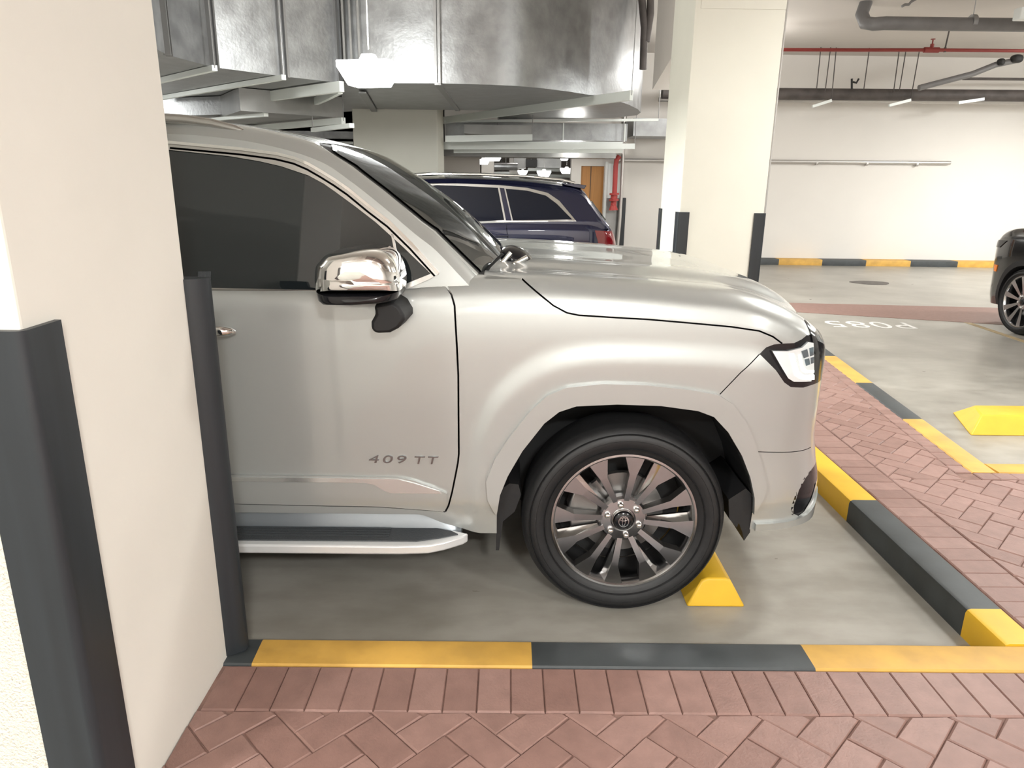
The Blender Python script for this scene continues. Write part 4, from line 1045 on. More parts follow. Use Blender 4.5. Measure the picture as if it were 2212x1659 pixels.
# left foreground pillar
pl = thing('concrete_pillar', 'cream plastered pillar filling the left edge, nearest the camera, black corner guards', 'pillar', (0,0,0))
b = MB(); b.box((-2.6, 1.335, 0), (-.93, 2.045, CZ)); obj('shaft', b, ['plaster'], pl, bevel=.006)
b = MB(); b.box((-2.6, 1.327, .0), (-.948, 1.336, 1.30)); obj('stippled_render', b, 'rough_plaster', pl)
guard(pl, -.932, 1.333, 1, -1, .13, 1.385, t=.016, leg=.105)
b = MB(); b.prism([(-.985, 2.035), (-.928, 2.035), (-.905, 2.045), (-.878, 2.065), (-.872, 2.085), (-.878, 2.10), (-.985, 2.10)], .125, 1.385, 'z'); obj('corner_guard', b, 'guard', pl, 40)
# right pillar
p2 = thing('concrete_pillar', 'cream pillar with two black corner guards behind the silver hood', 'pillar', (0,0,0))
q = [(1.6, 1.392), (2.393, 1.39)]
X0, X1 = q[0][0], q[1][0]
b = MB(); b.box((X0, 6.85, 0), (X1, 7.72, CZ)); obj('shaft', b, 'pillar2', p2, bevel=.006)
cap_ = [(1.572, 3.13), (1.881, 3.145), (1.957, 3.201), (1.936, 3.405), (1.557, 3.399)]
b = MB(); b.box((X0+.05, 6.845, 3.12), (X1+.0, 6.8505, CZ)); obj('capital', b, 'pillar2', p2)
for (x_, y_, dx, dy) in ((X0, 6.85, -1, -1), (X1, 6.85, 1, -1), (X0, 7.72, -1, 1)): guard(p2, x_, y_, dx, dy, .01, 1.392, t=.02, leg=.09)
b = MB(); b.tube([(X1+.012, 6.86, 1.39), (X1+.012, 6.86, CZ)], .008, 6); obj('earthing_conduit', b, 'conduit', p2)
# centre pillar
p3 = thing('concrete_pillar', 'wide pale pillar behind the silver windscreen under the big duct', 'pillar', (0,0,0))
q = [(-2.486, 2.244), (-1.151, 2.262)]
b = MB(); b.box((q[0][0], 11.9, 0), (q[1][0], 13.0, CZ)); obj('shaft', b, 'pillar2', p3, bevel=.01)

b = MB(); b.box((-14, -8, CZ), (22, 34, CZ+.3)); struct('ceiling', b, 'ceil')
# far wall with its opening and door
dq = [(1.495, 1.945), (1.982, 1.951), (2.361, 1.319), (1.289, 2.106), (-1.343, 2.099)]
xl = dq[2][0]; dx0, dx1 = dq[0][0], dq[1][0]; dz = dq[0][1]; fx0 = dq[3][0]; ox = dq[4][0]
b = MB()
b.box((xl, 15.32, 0), (13.5, 15.6, CZ))
struct('wall_back', b, 'wall')
b = MB(); b.box((fx0, 15.5, 0), (dx0, 15.8, 2.3)); b.box((dx1, 15.5, 0), (xl, 15.8, CZ)); b.box((dx0, 15.5, dz), (dx1, 15.8, CZ)); b.box((-6, 15.5, 2.22), (fx0+.001, 15.8, CZ)); b.box((fx0, 15.5, 2.3), (dx0, 15.8, CZ))
struct('wall_rear', b, 'wall')
b = MB(); b.box((dx0, 15.62, 0), (dx1, 15.68, dz)); dr_ = struct('door_1', b, 'wood')
b = MB(); b.box((dx0+.21, 15.605, 0), (dx0+.222, 15.63, dz)); obj('door_seam', b, 'brown_pipe', dr_)
b = MB(); b.box((-14, 15.5, 0), (-1.35, 15.8, CZ)); struct('wall_rear_left', b, 'wall')
wl = [(-1.357, 2.03), (-0.628, 2.039)]
b = MB(); b.box((-1.35, 15.5, 0), (wl[1][0], 15.7, 2.22)); struct('wall_brown', b, 'ceil')
# enclosing walls
b = MB(); b.box((13.5, -8, 0), (13.8, 34, CZ)); struct('wall_right', b, 'wall')
b = MB(); b.box((-14.3, -8, 0), (-14, 34, CZ)); struct('wall_left', b, 'wall')
b = MB(); b.box((-14, -4.6, 0), (22, -4.3, CZ)); struct('wall_front', b, 'wall')
b = MB(); b.box((-14, 34, 0), (22, 34.3, CZ)); struct('wall_far', b, 'ceil')
# guard on the wall corner
gq = [(2.323, 1.319), (2.429, 1.32)]
b = MB(); b.box((gq[0][0], 15.24, .0), (gq[1][0], 15.325, gq[0][1])); tag(obj('corner_guard', b, 'guard', None, bevel=.01), 'black corner guard on the left end of the far white wall', 'corner guard')

# beam falling away behind the right pillar
b = MB()
bl_ = [(1.649, 9.5, 2.989), (1.668, 9.5, 2.788), (1.847, 9.5, 2.779)]
bt = [(1.581, 7.74, 3.541), (1.616, 7.74, 3.08), (1.836, 7.74, 2.881)]
b.prism([(7.722, 3.2), (9.7, 2.78), (9.7, CZ), (7.722, CZ)], 1.80, 2.45, 'x')
struct('ceiling_beam', b, 'ceil')

# ================================================================ DUCTS
DZ = 2.69
d1 = thing('ventilation_duct', 'huge galvanised duct with rounded right end hanging over the middle', 'duct', (0,0,0))
near = [(-1.932, 8.688), (-0.823, 8.604), (-0.226, 8.659), (0.089, 8.748), (0.344, 8.891), (0.709, 9.214), (1.064, 9.618), (1.4, 10.127), (1.656, 10.646), (1.901, 11.303), (2.034, 11.824), (2.063, 12.327)]
far_ = [(near[-1][0]-.35, 13.0), (-.2, 13.6), (-.2, 11.85), (-1.95, 11.85), (-3.3, 12.9)]
b = MB(); b.prism(near+far_, DZ, CZ-.05, 'z'); duct = obj('duct_shell', b, 'galv', d1, 28)
b = MB()
sx = near[1][0]
b.box((sx-.03, near[1][1]-.035, DZ-.01), (sx+.0, near[1][1]+.01, CZ-.05)); b.box((sx+.01, near[1][1]-.05, DZ-.01), (sx+.04, near[1][1]+.01, CZ-.05))
b.box((sx-.03, near[1][1]-.03, DZ-.02), (sx+.04, 11.8, DZ+.005))
obj('duct_flange', b, 'flange', d1)
b = MB()
for px_ in ([(-1.841, 8.62, 3.431), (-1.881, 8.62, 2.687)], [(-1.765, 8.62, 3.432), (-1.803, 8.62, 2.688)], [(-1.674, 8.62, 3.433), (-1.709, 8.62, 2.69)]):
    b.box((px_[0][0]-.012, 8.55, DZ), (px_[0][0]+.012, 8.66, CZ-.05))
obj('seam_strip', b, 'galv3', d1)
# left duct, running away to the left
d2 = thing('ventilation_duct', 'galvanised duct at upper left with folded seams and struts under it', 'duct', (0,0,0))
n2 = [(-2.926, 6.124), (-3.056, 6.875), (-2.936, 7.6), (-2.425, 8.207), (-1.932, 8.688)]
b = MB(); pp = [(-4.4, 4.9)]+n2+[(-4.0, 11.4), (-8.5, 8.0)]; b.prism(pp, DZ, CZ-.05, 'z'); obj('duct_shell', b, 'galv', d2, 20)
b = MB()
for k in (1, 2, 3, 4):
    x_, y_ = n2[k]; u = np.array([n2[k][0]-n2[k-1][0], n2[k][1]-n2[k-1][1]]); u /= np.linalg.norm(u); nn = np.array([u[1], -u[0]])*.03
    for o_ in (-.045, .02):
        c_ = np.array([x_, y_])+u*o_+nn*.5
        b.prism([tuple(c_-nn), tuple(c_+u*.028-nn), tuple(c_+u*.028+nn), tuple(c_+nn)], DZ-.01, CZ-.05, 'z')
obj('duct_flange', b, 'flange', d2)
def strut(pa, pb, w_, h_, label, grp=None, rods=()):
    b = MB(); b.bar(pa, pb, w_, h_)
    t = thing('strut', label, 'duct strut', (0,0,0), grp)
    me = obj('channel', b, 'galv2', t)
    for r_ in rods: b = MB(); b.tube([r_, (r_[0], r_[1], CZ)], .006, 6); obj('hanger_rod', b, 'flange', t)
    return t
s = [(-1.312, 13.525, 2.64), (1.434, 9.041, 2.64)]
strut(s[0], s[1], .05, .11, 'long pale steel strut slanting beneath the rounded duct end', rods=[s[0], s[1]])
s = [(-4.77, 11.226, 2.62), (-1.857, 8.41, 2.62)]
strut(s[0], s[1], .06, .11, 'widest pale strut under the upper left duct')
s = [(-4.829, 10.428, 2.66), (-2.375, 8.037, 2.66)]
strut(s[0], s[1], .05, .05, 'middle thin strut under the upper left duct', rods=[s[1]])
s = [(-4.028, 8.632, 2.66), (-2.856, 7.435, 2.66)]
strut(s[0], s[1], .05, .05, 'leftmost thin strut under the upper left duct', rods=[s[1]])
s = [(-3.445, 11.463, 2.6), (-2.817, 10.449, 2.6), (-2.297, 9.39, 2.6), (-1.892, 8.489, 2.6)]
b = MB()
for i in range(3): b.bar(s[i], s[i+1], .05, .09)
tag(obj('strut', b, 'galv2'), 'short bowed strut below the widest one at upper left', 'duct strut')
# brace behind the lamp
s = [(-1.813, 9.345, 2.66), (-2.152, 12.049, 2.66)]
b = MB(); b.bar(s[0], s[1], .09, .02); tag(obj('duct_brace', b, 'flange'), 'dark slanting brace under the duct just below the hanging lamp', 'duct brace')
# lower duct row behind
def duct_box(pts, y0, y1, label, m_='galv', seams=()):
    t = thing('ventilation_duct', label, 'duct', (0,0,0))
    x0, x1 = pts[0][0], pts[1][0]; z1_, z0_ = pts[0][1], pts[1][1]
    b = MB(); b.box((x0, y0, z0_), (x1, y1, z1_)); obj('duct_shell', b, m_, t)
    if seams:
        b = MB()
        for sx_ in seams: b.box((sx_-.012, y0-.012, z0_-.01), (sx_+.012, y0, z1_))
        obj('duct_flange', b, 'galv2', t)
    return t
q = [(-1.195, 2.669), (2.166, 2.366), (0.982, 2.553), (2.12, 2.568), (0.666, 2.549)]
duct_box(q[:2], 13.9, 15.0, 'long bright duct crossing low behind the rounded duct end', seams=[q[2][0], q[3][0]])
q = [(-0.79, 2.565), (0.366, 2.347)]
b = MB(); b.prism([(q[0][0], 2.55), (q[1][0], 2.55), (q[1][0], q[1][1]), (q[0][0], q[1][1]+.06)], 12.9, 13.6, 'y'); tag(obj('ventilation_duct', b, 'galv3', None, 20), 'short darker duct in front of the low bright duct right of the pillar', 'duct')
q = [(2.324, 2.795), (3.316, 2.478)]
duct_box(q, 14.2, 15.2, 'bright duct stub seen between the rounded duct and the right pillar', 'galv')
for i, (pa, pb, h_, yy, lab) in enumerate((((960,262),(1422,259),.05,13.2,'thin strut right under the rounded duct end'), ((960,301),(1150,298),.08,12.5,'upper pale strut under the short darker duct'),
        ((957,310),(1345,309),.05,13.5,'thin strut along the bottom of the low bright duct'), ((957,317),(1371,317),.06,13.3,'pale strut with a projecting right end below the low bright duct'), ((980,327),(1345,326),.05,13.8,'lowest pale strut above the far opening'))):
    def two(a_, y_): return a_
    pass
st_ = [[(-1.151, 13.2, 2.618), (2.587, 13.2, 2.691)], [(-1.078, 12.5, 2.293), (0.371, 12.5, 2.334)], [(-1.207, 13.5, 2.271), (2.03, 13.5, 2.314)], [(-1.19, 13.3, 2.2), (2.217, 13.3, 2.252)], [(-1.039, 13.8, 2.149), (2.083, 13.8, 2.19)]]
sl_ = ['thin strut right under the rounded duct end', 'pale strut under the short darker duct beside the wide pillar', 'thin strut along the bottom of the low bright duct', 'pale strut with projecting right end below the low bright duct', 'lowest pale strut above the far opening']
for i, (s, l_) in enumerate(zip(st_, sl_)):
    rods = [s[1]]
    strut(s[0], s[1], .05, (.04, .10, .04, .09, .07)[i], l_, rods=rods)
q = [(-1.299, 2.113), (2.075, 2.08)]
b = MB(); b.box((q[0][0], 14.6, q[1][1]), (q[1][0], 15.4, q[0][1]+.10)); tag(obj('ventilation_duct', b, 'galv3'), 'flat grey duct closing the top of the far opening', 'duct')
# lower left ducts behind the silver roof
q = [(-5.857, 2.686), (-4.431, 2.531)]
b = MB(); a_ = [(-5.286, 10.783, 2.45), (-3.51, 10.041, 2.45), (-3.772, 11.359, 2.45), (-6.85, 13.912, 2.45)]
b.prism([(p_[0], p_[1]) for p_ in a_], 2.45, 2.68, 'z'); tag(obj('ventilation_duct', b, 'galv', None, 20), 'duct with bright underside just above the silver roof at left', 'duct')
b = MB(); a_ = [(-3.27, 9.198, 2.4), (-2.221, 10.068, 2.4), (-2.506, 11.341, 2.4), (-4.867, 11.809, 2.4)]
b.prism([(p_[0], p_[1]) for p_ in a_], 2.42, 2.68, 'z'); tag(obj('ventilation_duct', b, 'galv3', None, 20), 'grey duct between the silver roof and the wide pillar', 'duct')
s = [(-4.259, 11.915, 2.36), (-2.151, 9.747, 2.36)]
strut(s[0], s[1], .06, .08, 'pale strut just above the silver roof left of the wide pillar', rods=[s[1]])
s = [(-4.296, 10.599, 2.4), (-3.058, 9.489, 2.4)]
strut(s[0], s[1], .06, .04, 'thin bright strut just above the silver roof rail')
s = [(-2.587, 9.883, 2.25), (-1.867, 8.893, 2.25)]
strut(s[0], s[1], .06, .05, 'short low strut touching the left side of the wide pillar', rods=[s[0]])
q = [(-4.689, 2.541), (-3.157, 2.402)]
duct_box(q, 15.2, 15.45, 'pale low duct left of the wide pillar above the silver roof', 'galv')
q = [(-5.143, 2.386), (-3.204, 2.304)]
b = MB(); b.box((q[0][0]-3, 15.3, q[1][1]), (q[1][0], 15.45, q[1][1]+.05)); tag(obj('pipe_tray', b, 'galv2'), 'narrow cable tray low on the rear wall left of the wide pillar', 'cable tray')

# dark pipes above the rounded duct, by the pillar top
b = MB()
for i, px_ in enumerate(([(1.717, 10.5, 4.09), (1.789, 10.5, 3.644), (1.803, 10.5, 3.127)], [(1.84, 10.5, 4.092), (1.858, 10.5, 3.814), (1.825, 10.5, 3.474)])):
    b.tube(px_, .05, 8)
tag(obj('dark_pipework', b, 'brown_pipe', None, 50), 'dark pipes between the duct end and the right pillar top', 'pipe')

# ================================================================ PIPES ON THE RIGHT
def pipe(name, pts, r, m_, label, cat='pipe', extra=None):
    t = thing(name, label, cat, (0,0,0)); b = MB(); b.tube(pts, r, 20); obj('tube', b, m_, t, 50)
    return t
g = [(4.95, 10.6, 3.763), (6.955, 10.6, 3.802)]
gx, gz_ = g[0][0], g[0][2]
g1 = pipe('drain_pipe', [(gx-.02, 10.95, CZ-.005), (gx-.08, 10.9, gz_+.17), (gx-.06, 10.8, gz_+.04), (gx+.0, 10.66, gz_+.0), (gx+.12, 10.6, gz_), (gx+.5, 10.6, gz_), (12.9, 10.6, gz_+.02)], .085, 'pvc', 'thick grey drain pipe with a bend, under the ceiling at top right')
b = MB(); cx_ = [(6.25, 10.6, 3.792)]
b.tube([(cx_[0][0]-.03, 10.6, cx_[0][2]), (cx_[0][0]+.03, 10.6, cx_[0][2])], .095, 20); b.tube([(cx_[0][0], 10.6, cx_[0][2]), (cx_[0][0], 10.6, CZ)], .006, 6)
obj('pipe_clamp', b, 'flange', g1, 50)
rr = [(4.036, 12.6, 3.742), (5.621, 12.6, 3.756), (6.844, 12.6, 3.773), (9.02, 12.6, 3.802)]
r1 = pipe('sprinkler_pipe', [(rr[0][0], 12.6, rr[0][2]), (rr[1][0], 12.6, rr[1][2]), (rr[2][0], 12.6, rr[2][2]), (12.9, 12.6, rr[3][2])], .027, 'redpipe', 'thin red sprinkler pipe running under the ceiling on the right', 'pipe')
b = MB(); x_, z_ = rr[2][0], rr[2][2]; b.tube([(x_-.12, 12.6, z_), (x_+.12, 12.6, z_)], .043, 12); b.tube([(x_, 12.6, z_), (x_, 12.6, z_+.09)], .03, 10); b.tube([(x_, 12.6, z_+.09), (x_, 12.6, z_+.15)], .012, 8); b.tube([(x_, 12.6, z_+.155), (x_, 12.6, z_+.165)], .035, 10)
obj('sprinkler_head', b, 'redpipe', r1, 50)
b = MB(); b.tube([(x_+.22, 12.6, z_+.02), (x_+.24, 12.6, CZ)], .012, 6); b.tube([(x_+.22, 12.6, z_-.03), (x_+.22, 12.6, z_+.04)], .022, 8); obj('pipe_hanger', b, 'brown_pipe', r1)
dk = [(4.408, 14.6, 3.286), (10.636, 14.6, 3.345)]
pipe('water_pipe', [(2.9, 14.6, dk[0][2]), (13.2, 14.6, dk[1][2])], .105, 'brown_pipe', 'long dark pipe running high along the far white wall', 'pipe')
dk2 = [(4.51, 14.9, 3.201), (10.88, 14.9, 3.269)]
pipe('water_pipe', [(2.9, 14.9, dk2[0][2]), (13.2, 14.9, dk2[1][2])], .045, 'conduit', 'pale thinner pipe just beneath the long dark pipe on the far wall', 'pipe')
dk3 = [(8.621, 14.6, 3.614), (10.568, 14.6, 3.64)]
pipe('water_pipe', [(dk3[0][0], 14.6, dk3[0][2]), (13.2, 14.6, dk3[1][2])], .025, 'brown_pipe', 'short thin dark pipe above the long dark pipe at far right', 'pipe')
cn = [(2.174, 15.28, 2.063), (4.364, 15.28, 2.073), (9.06, 15.28, 2.098)]
c1 = pipe('conduit_pipe', [(cn[0][0], 15.27, cn[0][2]), (cn[2][0], 15.27, cn[2][2])], .038, 'conduit', 'steel conduit running across the far white wall at head height', 'conduit')
b = MB()
for f_ in (.15, .3, .45, .6, .75, .9): 
    x_ = cn[0][0]+(cn[2][0]-cn[0][0])*f_; b.tube([(x_-.02, 15.27, cn[0][2]+.0), (x_+.02, 15.27, cn[0][2]+.0)], .045, 10)
obj('conduit_clip', b, 'conduit', c1, 50)
# slanting pipe and rods
sp = [(7.274, 13.6, 3.318), (8.181, 13.6, 3.559), (8.561, 13.6, 3.715), (8.993, 13.6, 3.812)]
t_ = pipe('slanting_pipe', sp, .05, 'pvc', 'slanting pipe rising to the right edge between red and dark pipes', 'pipe')
b = MB(); v1 = [(8.808, 13.6, 3.832), (8.887, 13.6, 3.81)]
ellips(b, (v1[1][0], 13.55, v1[1][2]), (.10, .08, .07)); obj('valve', b, 'black', t_, 60); b = MB(); v2 = [(8.619, 13.6, 3.754)]
ellips(b, (v2[0][0], 13.55, v2[0][2]), (.06, .06, .06)); obj('valve', b, 'black', t_, 60)
rods = []
for xa, ya, xb, yb in ((1769,130,1764,192), (1789,136,1782,200), (1803,122,1796,216), (1938,130,1930,200), (1952,134,1943,195), (1982,128,1967,216), (1868,168,1866,193)):
    pass
rd = [[(5.767, 14.45, 3.894), (5.792, 14.45, 3.378)], [(5.949, 14.45, 3.832), (5.959, 14.45, 3.315)], [(6.055, 14.45, 3.946), (6.101, 14.45, 3.178)], [(7.237, 14.45, 3.898), (7.26, 14.45, 3.333)], [(7.364, 14.45, 3.868), (7.367, 14.45, 3.375)], [(7.617, 14.45, 3.919), (7.608, 14.45, 3.198)], [(6.675, 14.45, 3.585), (6.688, 14.45, 3.382)]]
rl = ['first from the right pillar', 'second from the right pillar', 'third from the right pillar, reaching lowest', 'fifth from the right pillar', 'sixth from the right pillar', 'last before the slanting pipe', 'shortest, in the middle']
for r_, l_ in zip(rd, rl):
    b = MB(); top_ = (r_[0][0]+.01, r_[0][1], CZ); b.tube([top_, r_[1]], .009, 6)
    tag(obj('hanger_rod', b, 'brown_pipe', None, 50), 'thin hanger rod by the long dark pipe, '+l_, 'hanger rod')
for a_, l_ in (([(5.734, 14.4, 3.062), (6.08, 14.4, 3.173)], 'left one, under the third hanger rod'), ([(7.184, 14.4, 3.097), (7.581, 14.4, 3.201)], 'middle one, under the last hanger rod'), ([(8.495, 14.4, 3.164), (8.966, 14.4, 3.236)], 'rightmost one')):
    b = MB(); b.bar(a_[0], a_[1], .05, .05); tag(obj('pipe_bracket', b, 'galv2'), 'short pale bracket under the long dark pipe, '+l_, 'bracket')
hk = [(6.46, 14.45, 3.379), (6.433, 14.45, 3.566), (6.467, 14.45, 3.509), (6.531, 14.45, 3.494), (6.564, 14.45, 3.567)]
b = MB(); b.tube(hk[:2], .02, 8); b.tube(hk[2:], .018, 8); tag(obj('pipe_hook', b, 'black', None, 50), 'black bent hook standing on the long dark pipe', 'hook')
# small ceiling hook at the top edge
hk = [(4.468, 9.0, 3.625), (4.502, 9.0, 3.644), (4.544, 9.0, 3.645), (4.566, 9.0, 3.674), (4.624, 9.0, 3.708)]
b = MB(); b.tube(hk, .015, 8); tag(obj('ceiling_hook', b, 'pvc', None, 50), 'small grey loop on the ceiling above the thick grey pipe', 'hook')
# fluorescent batten end at the top right corner
q = [(6.433, 10.0, 3.84), (6.724, 10.0, 3.7)]
b = MB(); b.box((q[0][0], 9.9, q[1][2]), (q[0][0]+1.2, 10.05, q[0][2])); tag(obj('batten_lamp', b, 'white_sheet', None, bevel=.01), 'end of a white lamp fitting at the top right corner', 'lamp')

# ================================================================ FAR CORNER: riser, cladding, downpipe
rs = [(2.219, 15.1, 2.14), (2.166, 15.1, 2.067), (2.155, 15.1, 1.932), (2.16, 15.1, 1.294)]
t_ = pipe('fire_riser', rs+[(2.156, 15.1, 1.202)], .05, 'redpipe2', 'red fire riser pipe with valve beside the orange door', 'pipe')
b = MB(); v_ = [(2.154, 15.1, 1.414), (2.156, 15.1, 1.377), (2.151, 15.1, 1.294), (2.153, 15.1, 1.257), (2.148, 15.1, 1.165), (2.153, 15.1, 1.072)]
b.tube([v_[0], v_[1]], .10, 16); b.tube([v_[1], v_[2]], .07, 16); b.tube([v_[2], v_[3]], .10, 16); b.tube([v_[3], v_[4]], .06, 16); b.tube([v_[4], v_[5]], [.06, .10], 16)
obj('riser_valve', b, 'redpipe2', t_, 50)
dp_ = [(2.29, 15.2, 2.314), (2.314, 15.2, 1.386), (2.309, 15.2, 0.777)]
pipe('downpipe', [(dp_[0][0], 15.2, 3.0), dp_[1], dp_[2], (dp_[2][0]-.03, 15.2, 0)], .035, 'conduit', 'pale vertical downpipe at the left end of the far white wall', 'pipe')
cl_ = [(2.005, 1.998), (2.322, 0.768), (2.04, 1.305)]
t_ = thing('wall_cladding', 'white sheet metal casing behind the red riser', 'casing', (0,0,0))
b = MB(); b.box((cl_[0][0], 15.36, cl_[2][1]), (cl_[1][0], 15.5, cl_[0][1])); obj('upper_sheet', b, 'white_sheet', t_)
b = MB(); b.box((cl_[0][0], 15.38, 0), (cl_[1][0], 15.5, cl_[2][1])); obj('lower_sheet', b, 'galv3', t_)
b = MB(); b.box((cl_[0][0]-.03, 15.33, .5), (cl_[0][0]+.02, 15.37, cl_[0][1]+.03)); obj('edge_trim', b, 'white_sheet', t_)

# beyond the opening: ceiling services and lamps
def tag_box(a, b_, m_, name, label, cat, bev=0):
    b = MB(); b.box(a, b_); return tag(obj(name, b, m_, None, bevel=bev), label, cat)
q = [(-0.414, 2.068), (0.211, 1.886)]
b = MB(); b.tube([(q[0][0], 20, (q[0][1]+q[1][1])/2), (q[1][0], 20, (q[0][1]+q[1][1])/2)], (q[0][1]-q[1][1])/2, 20); tag(obj('round_duct', b, 'galv', None, 40), 'round shiny duct beyond the far opening', 'duct')
q = [(0.126, 2.271), (0.511, 1.982)]
tag_box((q[0][0], 23.5, q[1][1]), (q[1][0], 24.3, q[0][1]+.5), 'galv3', 'ventilation_duct', 'grey box duct beside the round shiny duct beyond the opening', 'duct')
q = [(0.856, 2.28), (1.625, 2.011)]
tag_box((q[0][0], 23.5, q[1][1]), (q[1][0], 24.3, q[0][1]+.5), 'galv3', 'ventilation_duct', 'brown grey box duct at the right beyond the opening', 'duct')
q = [(0.504, 2.259), (0.858, 2.027)]
tag_box((q[0][0], 23.4, q[1][1]), (q[1][0], 23.5, q[0][1]), 'black', 'duct_grille', 'black square grille between two far ducts beyond the opening', 'grille')
q = [(-0.915, 2.099), (-0.516, 0.279)]
tag_box((q[0][0], 24, 0), (q[1][0], 24.6, CZ), 'wall', 'far_pillar', 'slim pale pillar beyond the opening on its left', 'pillar')
q = [(-0.018, 1.945), (0.335, 0.174)]
tag_box((q[0][0], 26, 0), (q[1][0], 26.6, CZ), 'wall', 'far_pillar', 'short pale pillar below the far ducts beyond the opening', 'pillar')
for (pa, pb) in (([(-0.601, 1.86), (-0.016, 1.821)]), ([(0.714, 1.877), (2.179, 1.834)])):
    pass
for i, (px_, l_) in enumerate((([(-0.569, 26.0, 1.845), (-0.016, 26.0, 1.852)], 'left'), ([(0.631, 26.0, 1.985), (2.174, 26.0, 1.974)], 'upper right'), ([(0.659, 27.0, 1.787), (2.265, 27.0, 1.775)], 'lower right'))):
    b = MB(); b.bar(px_[0], px_[1], .1, .10); tag(obj('pipe_tray', b, 'galv2'), 'pale cable tray beyond the opening, '+l_+' one', 'cable tray')

# ================================================================ LAMPS
LAMPE = 100
def lamp(loc, rz, sc, label, light=True, energy=LAMPE, rod=True, up=.55):
    t = thing('hanging_lamp', label, 'lamp', loc, rz=rz)
    a, c, h = .20*sc, .13*sc, .125*sc
    b = MB(); b.prism([(-a*1.15, -c*1.1), (a*1.15, -c*1.1), (a*1.15, c*1.1), (-a*1.15, c*1.1)], h, -h*.1, 'z'); 
    b = MB()
    b.add([(-a*1.2, -c*1.2, h), (a*1.2, -c*1.2, h), (a*1.2, c*1.2, h), (-a*1.2, c*1.2, h), (-a*1.2, -c*1.2, h*.6), (a*1.2, -c*1.2, h*.6), (a*1.2, c*1.2, h*.6), (-a*1.2, c*1.2, h*.6), (-a*.8, -c*.8, -h*.6), (a*.8, -c*.8, -h*.6), (a*.8, c*.8, -h*.6), (-a*.8, c*.8, -h*.6)],
          [(0, 1, 2, 3), (0, 4, 5, 1), (1, 5, 6, 2), (2, 6, 7, 3), (3, 7, 4, 0), (4, 8, 9, 5), (5, 9, 10, 6), (6, 10, 11, 7), (7, 11, 8, 4), (8, 11, 10, 9)])
    me = obj('lamp_diffuser', b, 'lamp', t, bevel=.006)
    b = MB(); b.prism([(-.08*sc, -.06*sc), (.08*sc, -.06*sc), (.08*sc, .06*sc), (-.08*sc, .06*sc)], h, h*1.5, 'z', top=[(-.05*sc, -.04*sc), (.05*sc, -.04*sc), (.05*sc, .04*sc), (-.05*sc, .04*sc)])
    obj('ballast_cap', b, 'lampgrey', t, bevel=.006)
    b = MB()
    if rod: b.tube([(0, 0, h*1.8), (.0, 0, CZ-loc[2])], .006, 6); obj('hanger_wire', b, 'conduit', t)
    if light:
        for k in range(1):
            ld = bpy.data.lights.new('lamp_or_fill_light', 'AREA'); ld.shape = 'RECTANGLE'; ld.size = .5; ld.size_y = .35; ld.energy = energy; ld.color = (0.99, 1.0, 0.97); ld.spread = math.pi
            lo = bpy.data.objects.new('lamp_or_fill_light', ld); C.objects.link(lo); lo.parent = t; lo.location = (0, 0, -h*.75)
        pd = bpy.data.lights.new('lamp_or_fill_light', 'POINT'); pd.energy = energy*up; pd.shadow_soft_size = .16*sc; pd.color = (0.99, 1.0, 0.97)
        po = bpy.data.objects.new('lamp_or_fill_light', pd); C.objects.link(po); po.parent = t; po.location = (0, 0, h*3.2)
    return t
lq = [(-1.27, 6.9, 2.531)]
lamp(lq[0], math.radians(-14), 1.02, 'bright boxy lamp hanging by a wire in front of the big duct', energy=LAMPE*2.4, up=.25)
fl_ = [([(-0.43, 19.0, 2.172)], 1.0, 'far lamp in the opening, widest and topmost'), ([(-0.784, 22.0, 2.117)], .75, 'far lamp in the opening, leftmost and small'), ([(0.437, 25.0, 1.851)], .7, 'far lamp low in the middle of the opening'),
       ([(1.018, 22.0, 1.799)], .85, 'far lamp resting just over the dark car roof'), ([(1.69, 22.0, 1.886)], .8, 'far lamp lower right in the opening'), ([(1.536, 21.0, 2.214)], .5, 'far lamp upper right in the opening')]
for p_, s_, l_ in fl_:
    lamp(p_[0], 0, s_, l_, light=False)
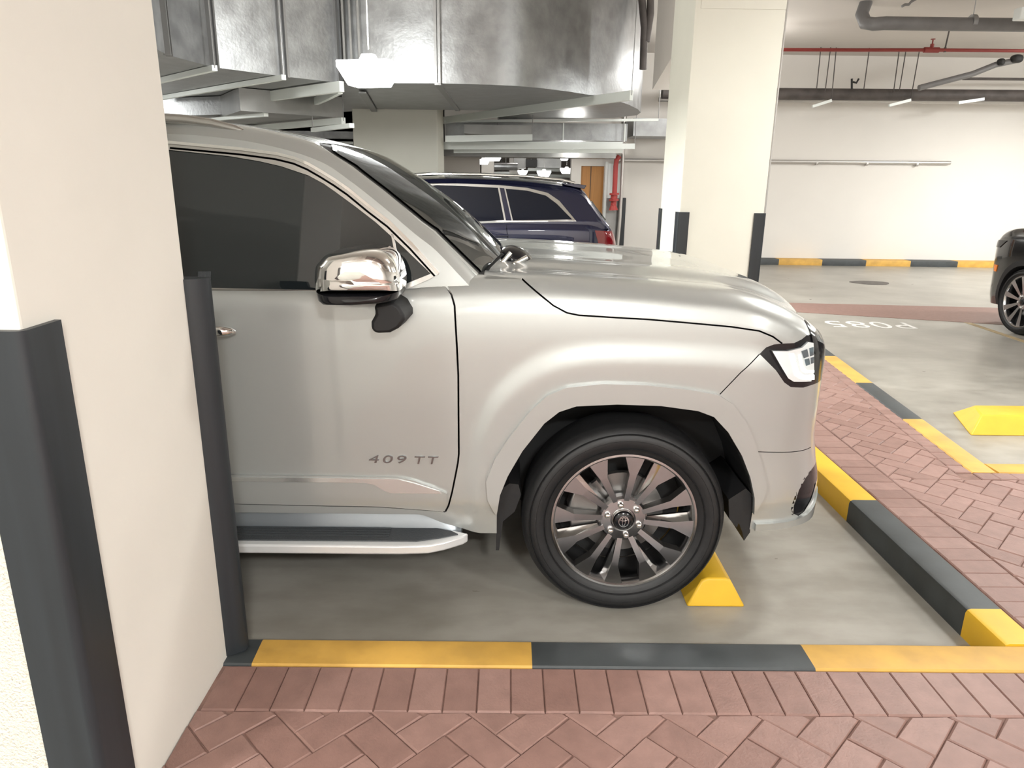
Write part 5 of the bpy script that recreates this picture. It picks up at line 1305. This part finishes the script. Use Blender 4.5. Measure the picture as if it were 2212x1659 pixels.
# unseen lamps added to light the garage, some hidden behind pillars
for i, (x, y, z_, e) in enumerate(((-3.2, -2.4, 3.4, 1.7), (.8, -2.4, 3.4, 1.7), (4.8, -2.2, 3.4, 1.5), (7.9, 3.4, 3.3, 1.1), (3.4, 4.6, 3.5, .8), (9.8, 7.6, 3.4, 1.6), (10.2, 11.6, 3.3, 1.8), (-5.6, 3.2, 3.3, .8), (2.75, 9.6, 2.35, .6), (-6.3, 10.0, 2.3, .8))):
    t_ = lamp((x, y, z_), 0, 1.1, 'unseen hanging lamp added to light the garage, hidden or outside the picture', energy=LAMPE*e); t_['group'] = 'unseen added garage lamps'
for (x, y, z_) in ((0.2, 22, 3.2), (-3, 18, 3.2), (3.6, 12.8, 3.5), (1.2, 14.6, 2.2)):  # bare fill lights without fixtures, added to brighten the rear
    ld = bpy.data.lights.new('lamp_or_fill_light', 'POINT'); ld.energy = 60; ld.shadow_soft_size = .2; ld.color = (1, .98, .93)
    lo = bpy.data.objects.new('lamp_or_fill_light', ld); C.objects.link(lo); lo.location = (x, y, z_)
# rods that carry the far trays and ducts
def hang(o):
    ws = [o.matrix_world @ v.co for v in o.data.vertices]
    x_ = sum(v.x for v in ws)/len(ws); y_ = sum(v.y for v in ws)/len(ws); z_ = max(v.z for v in ws)
    b = MB(); b.tube([(x_, y_, z_-.03), (x_, y_, CZ)], .012, 6); obj('hanger_rod', b, 'flange', o)
for o in list(bpy.data.objects):
    if o.parent is None and o.type == 'MESH' and o.name.split('.')[0] in ('pipe_tray', 'round_duct', 'duct_grille'): hang(o)
    if o.parent is None and o.type == 'MESH' and o.get('label', '').startswith('short darker duct'): hang(o)
t = thing('ventilation_duct', 'unseen dull duct added over the walkway to darken reflections, above the picture', 'duct', (0,0,0))  # unseen duct added so the hood and fender reflect something darker
b = MB(); b.box((-.4, .35, 3.15), (7.5, 1.75, 3.75)); obj('duct_shell', b, 'galv3', t)
b = MB()
for x_ in (.6, 3.4, 6.2): b.box((x_-.03, .3, 3.09), (x_+.03, 1.8, 3.15))
for x_ in (.6, 3.4, 6.2):
    b = MB(); b.box((x_-.03, .3, 3.09), (x_+.03, 1.8, 3.15)); obj('channel', b, 'galv2', t)
    for y_ in (.32, 1.78): b = MB(); b.tube([(x_, y_, 3.09), (x_, y_, CZ)], .006, 6); obj('hanger_rod', b, 'flange', t)
for o in list(bpy.data.objects):
    if o.type == 'MESH' and o.users_collection == (): bpy.data.objects.remove(o)
for me in list(bpy.data.meshes):
    if me.users == 0: bpy.data.meshes.remove(me)
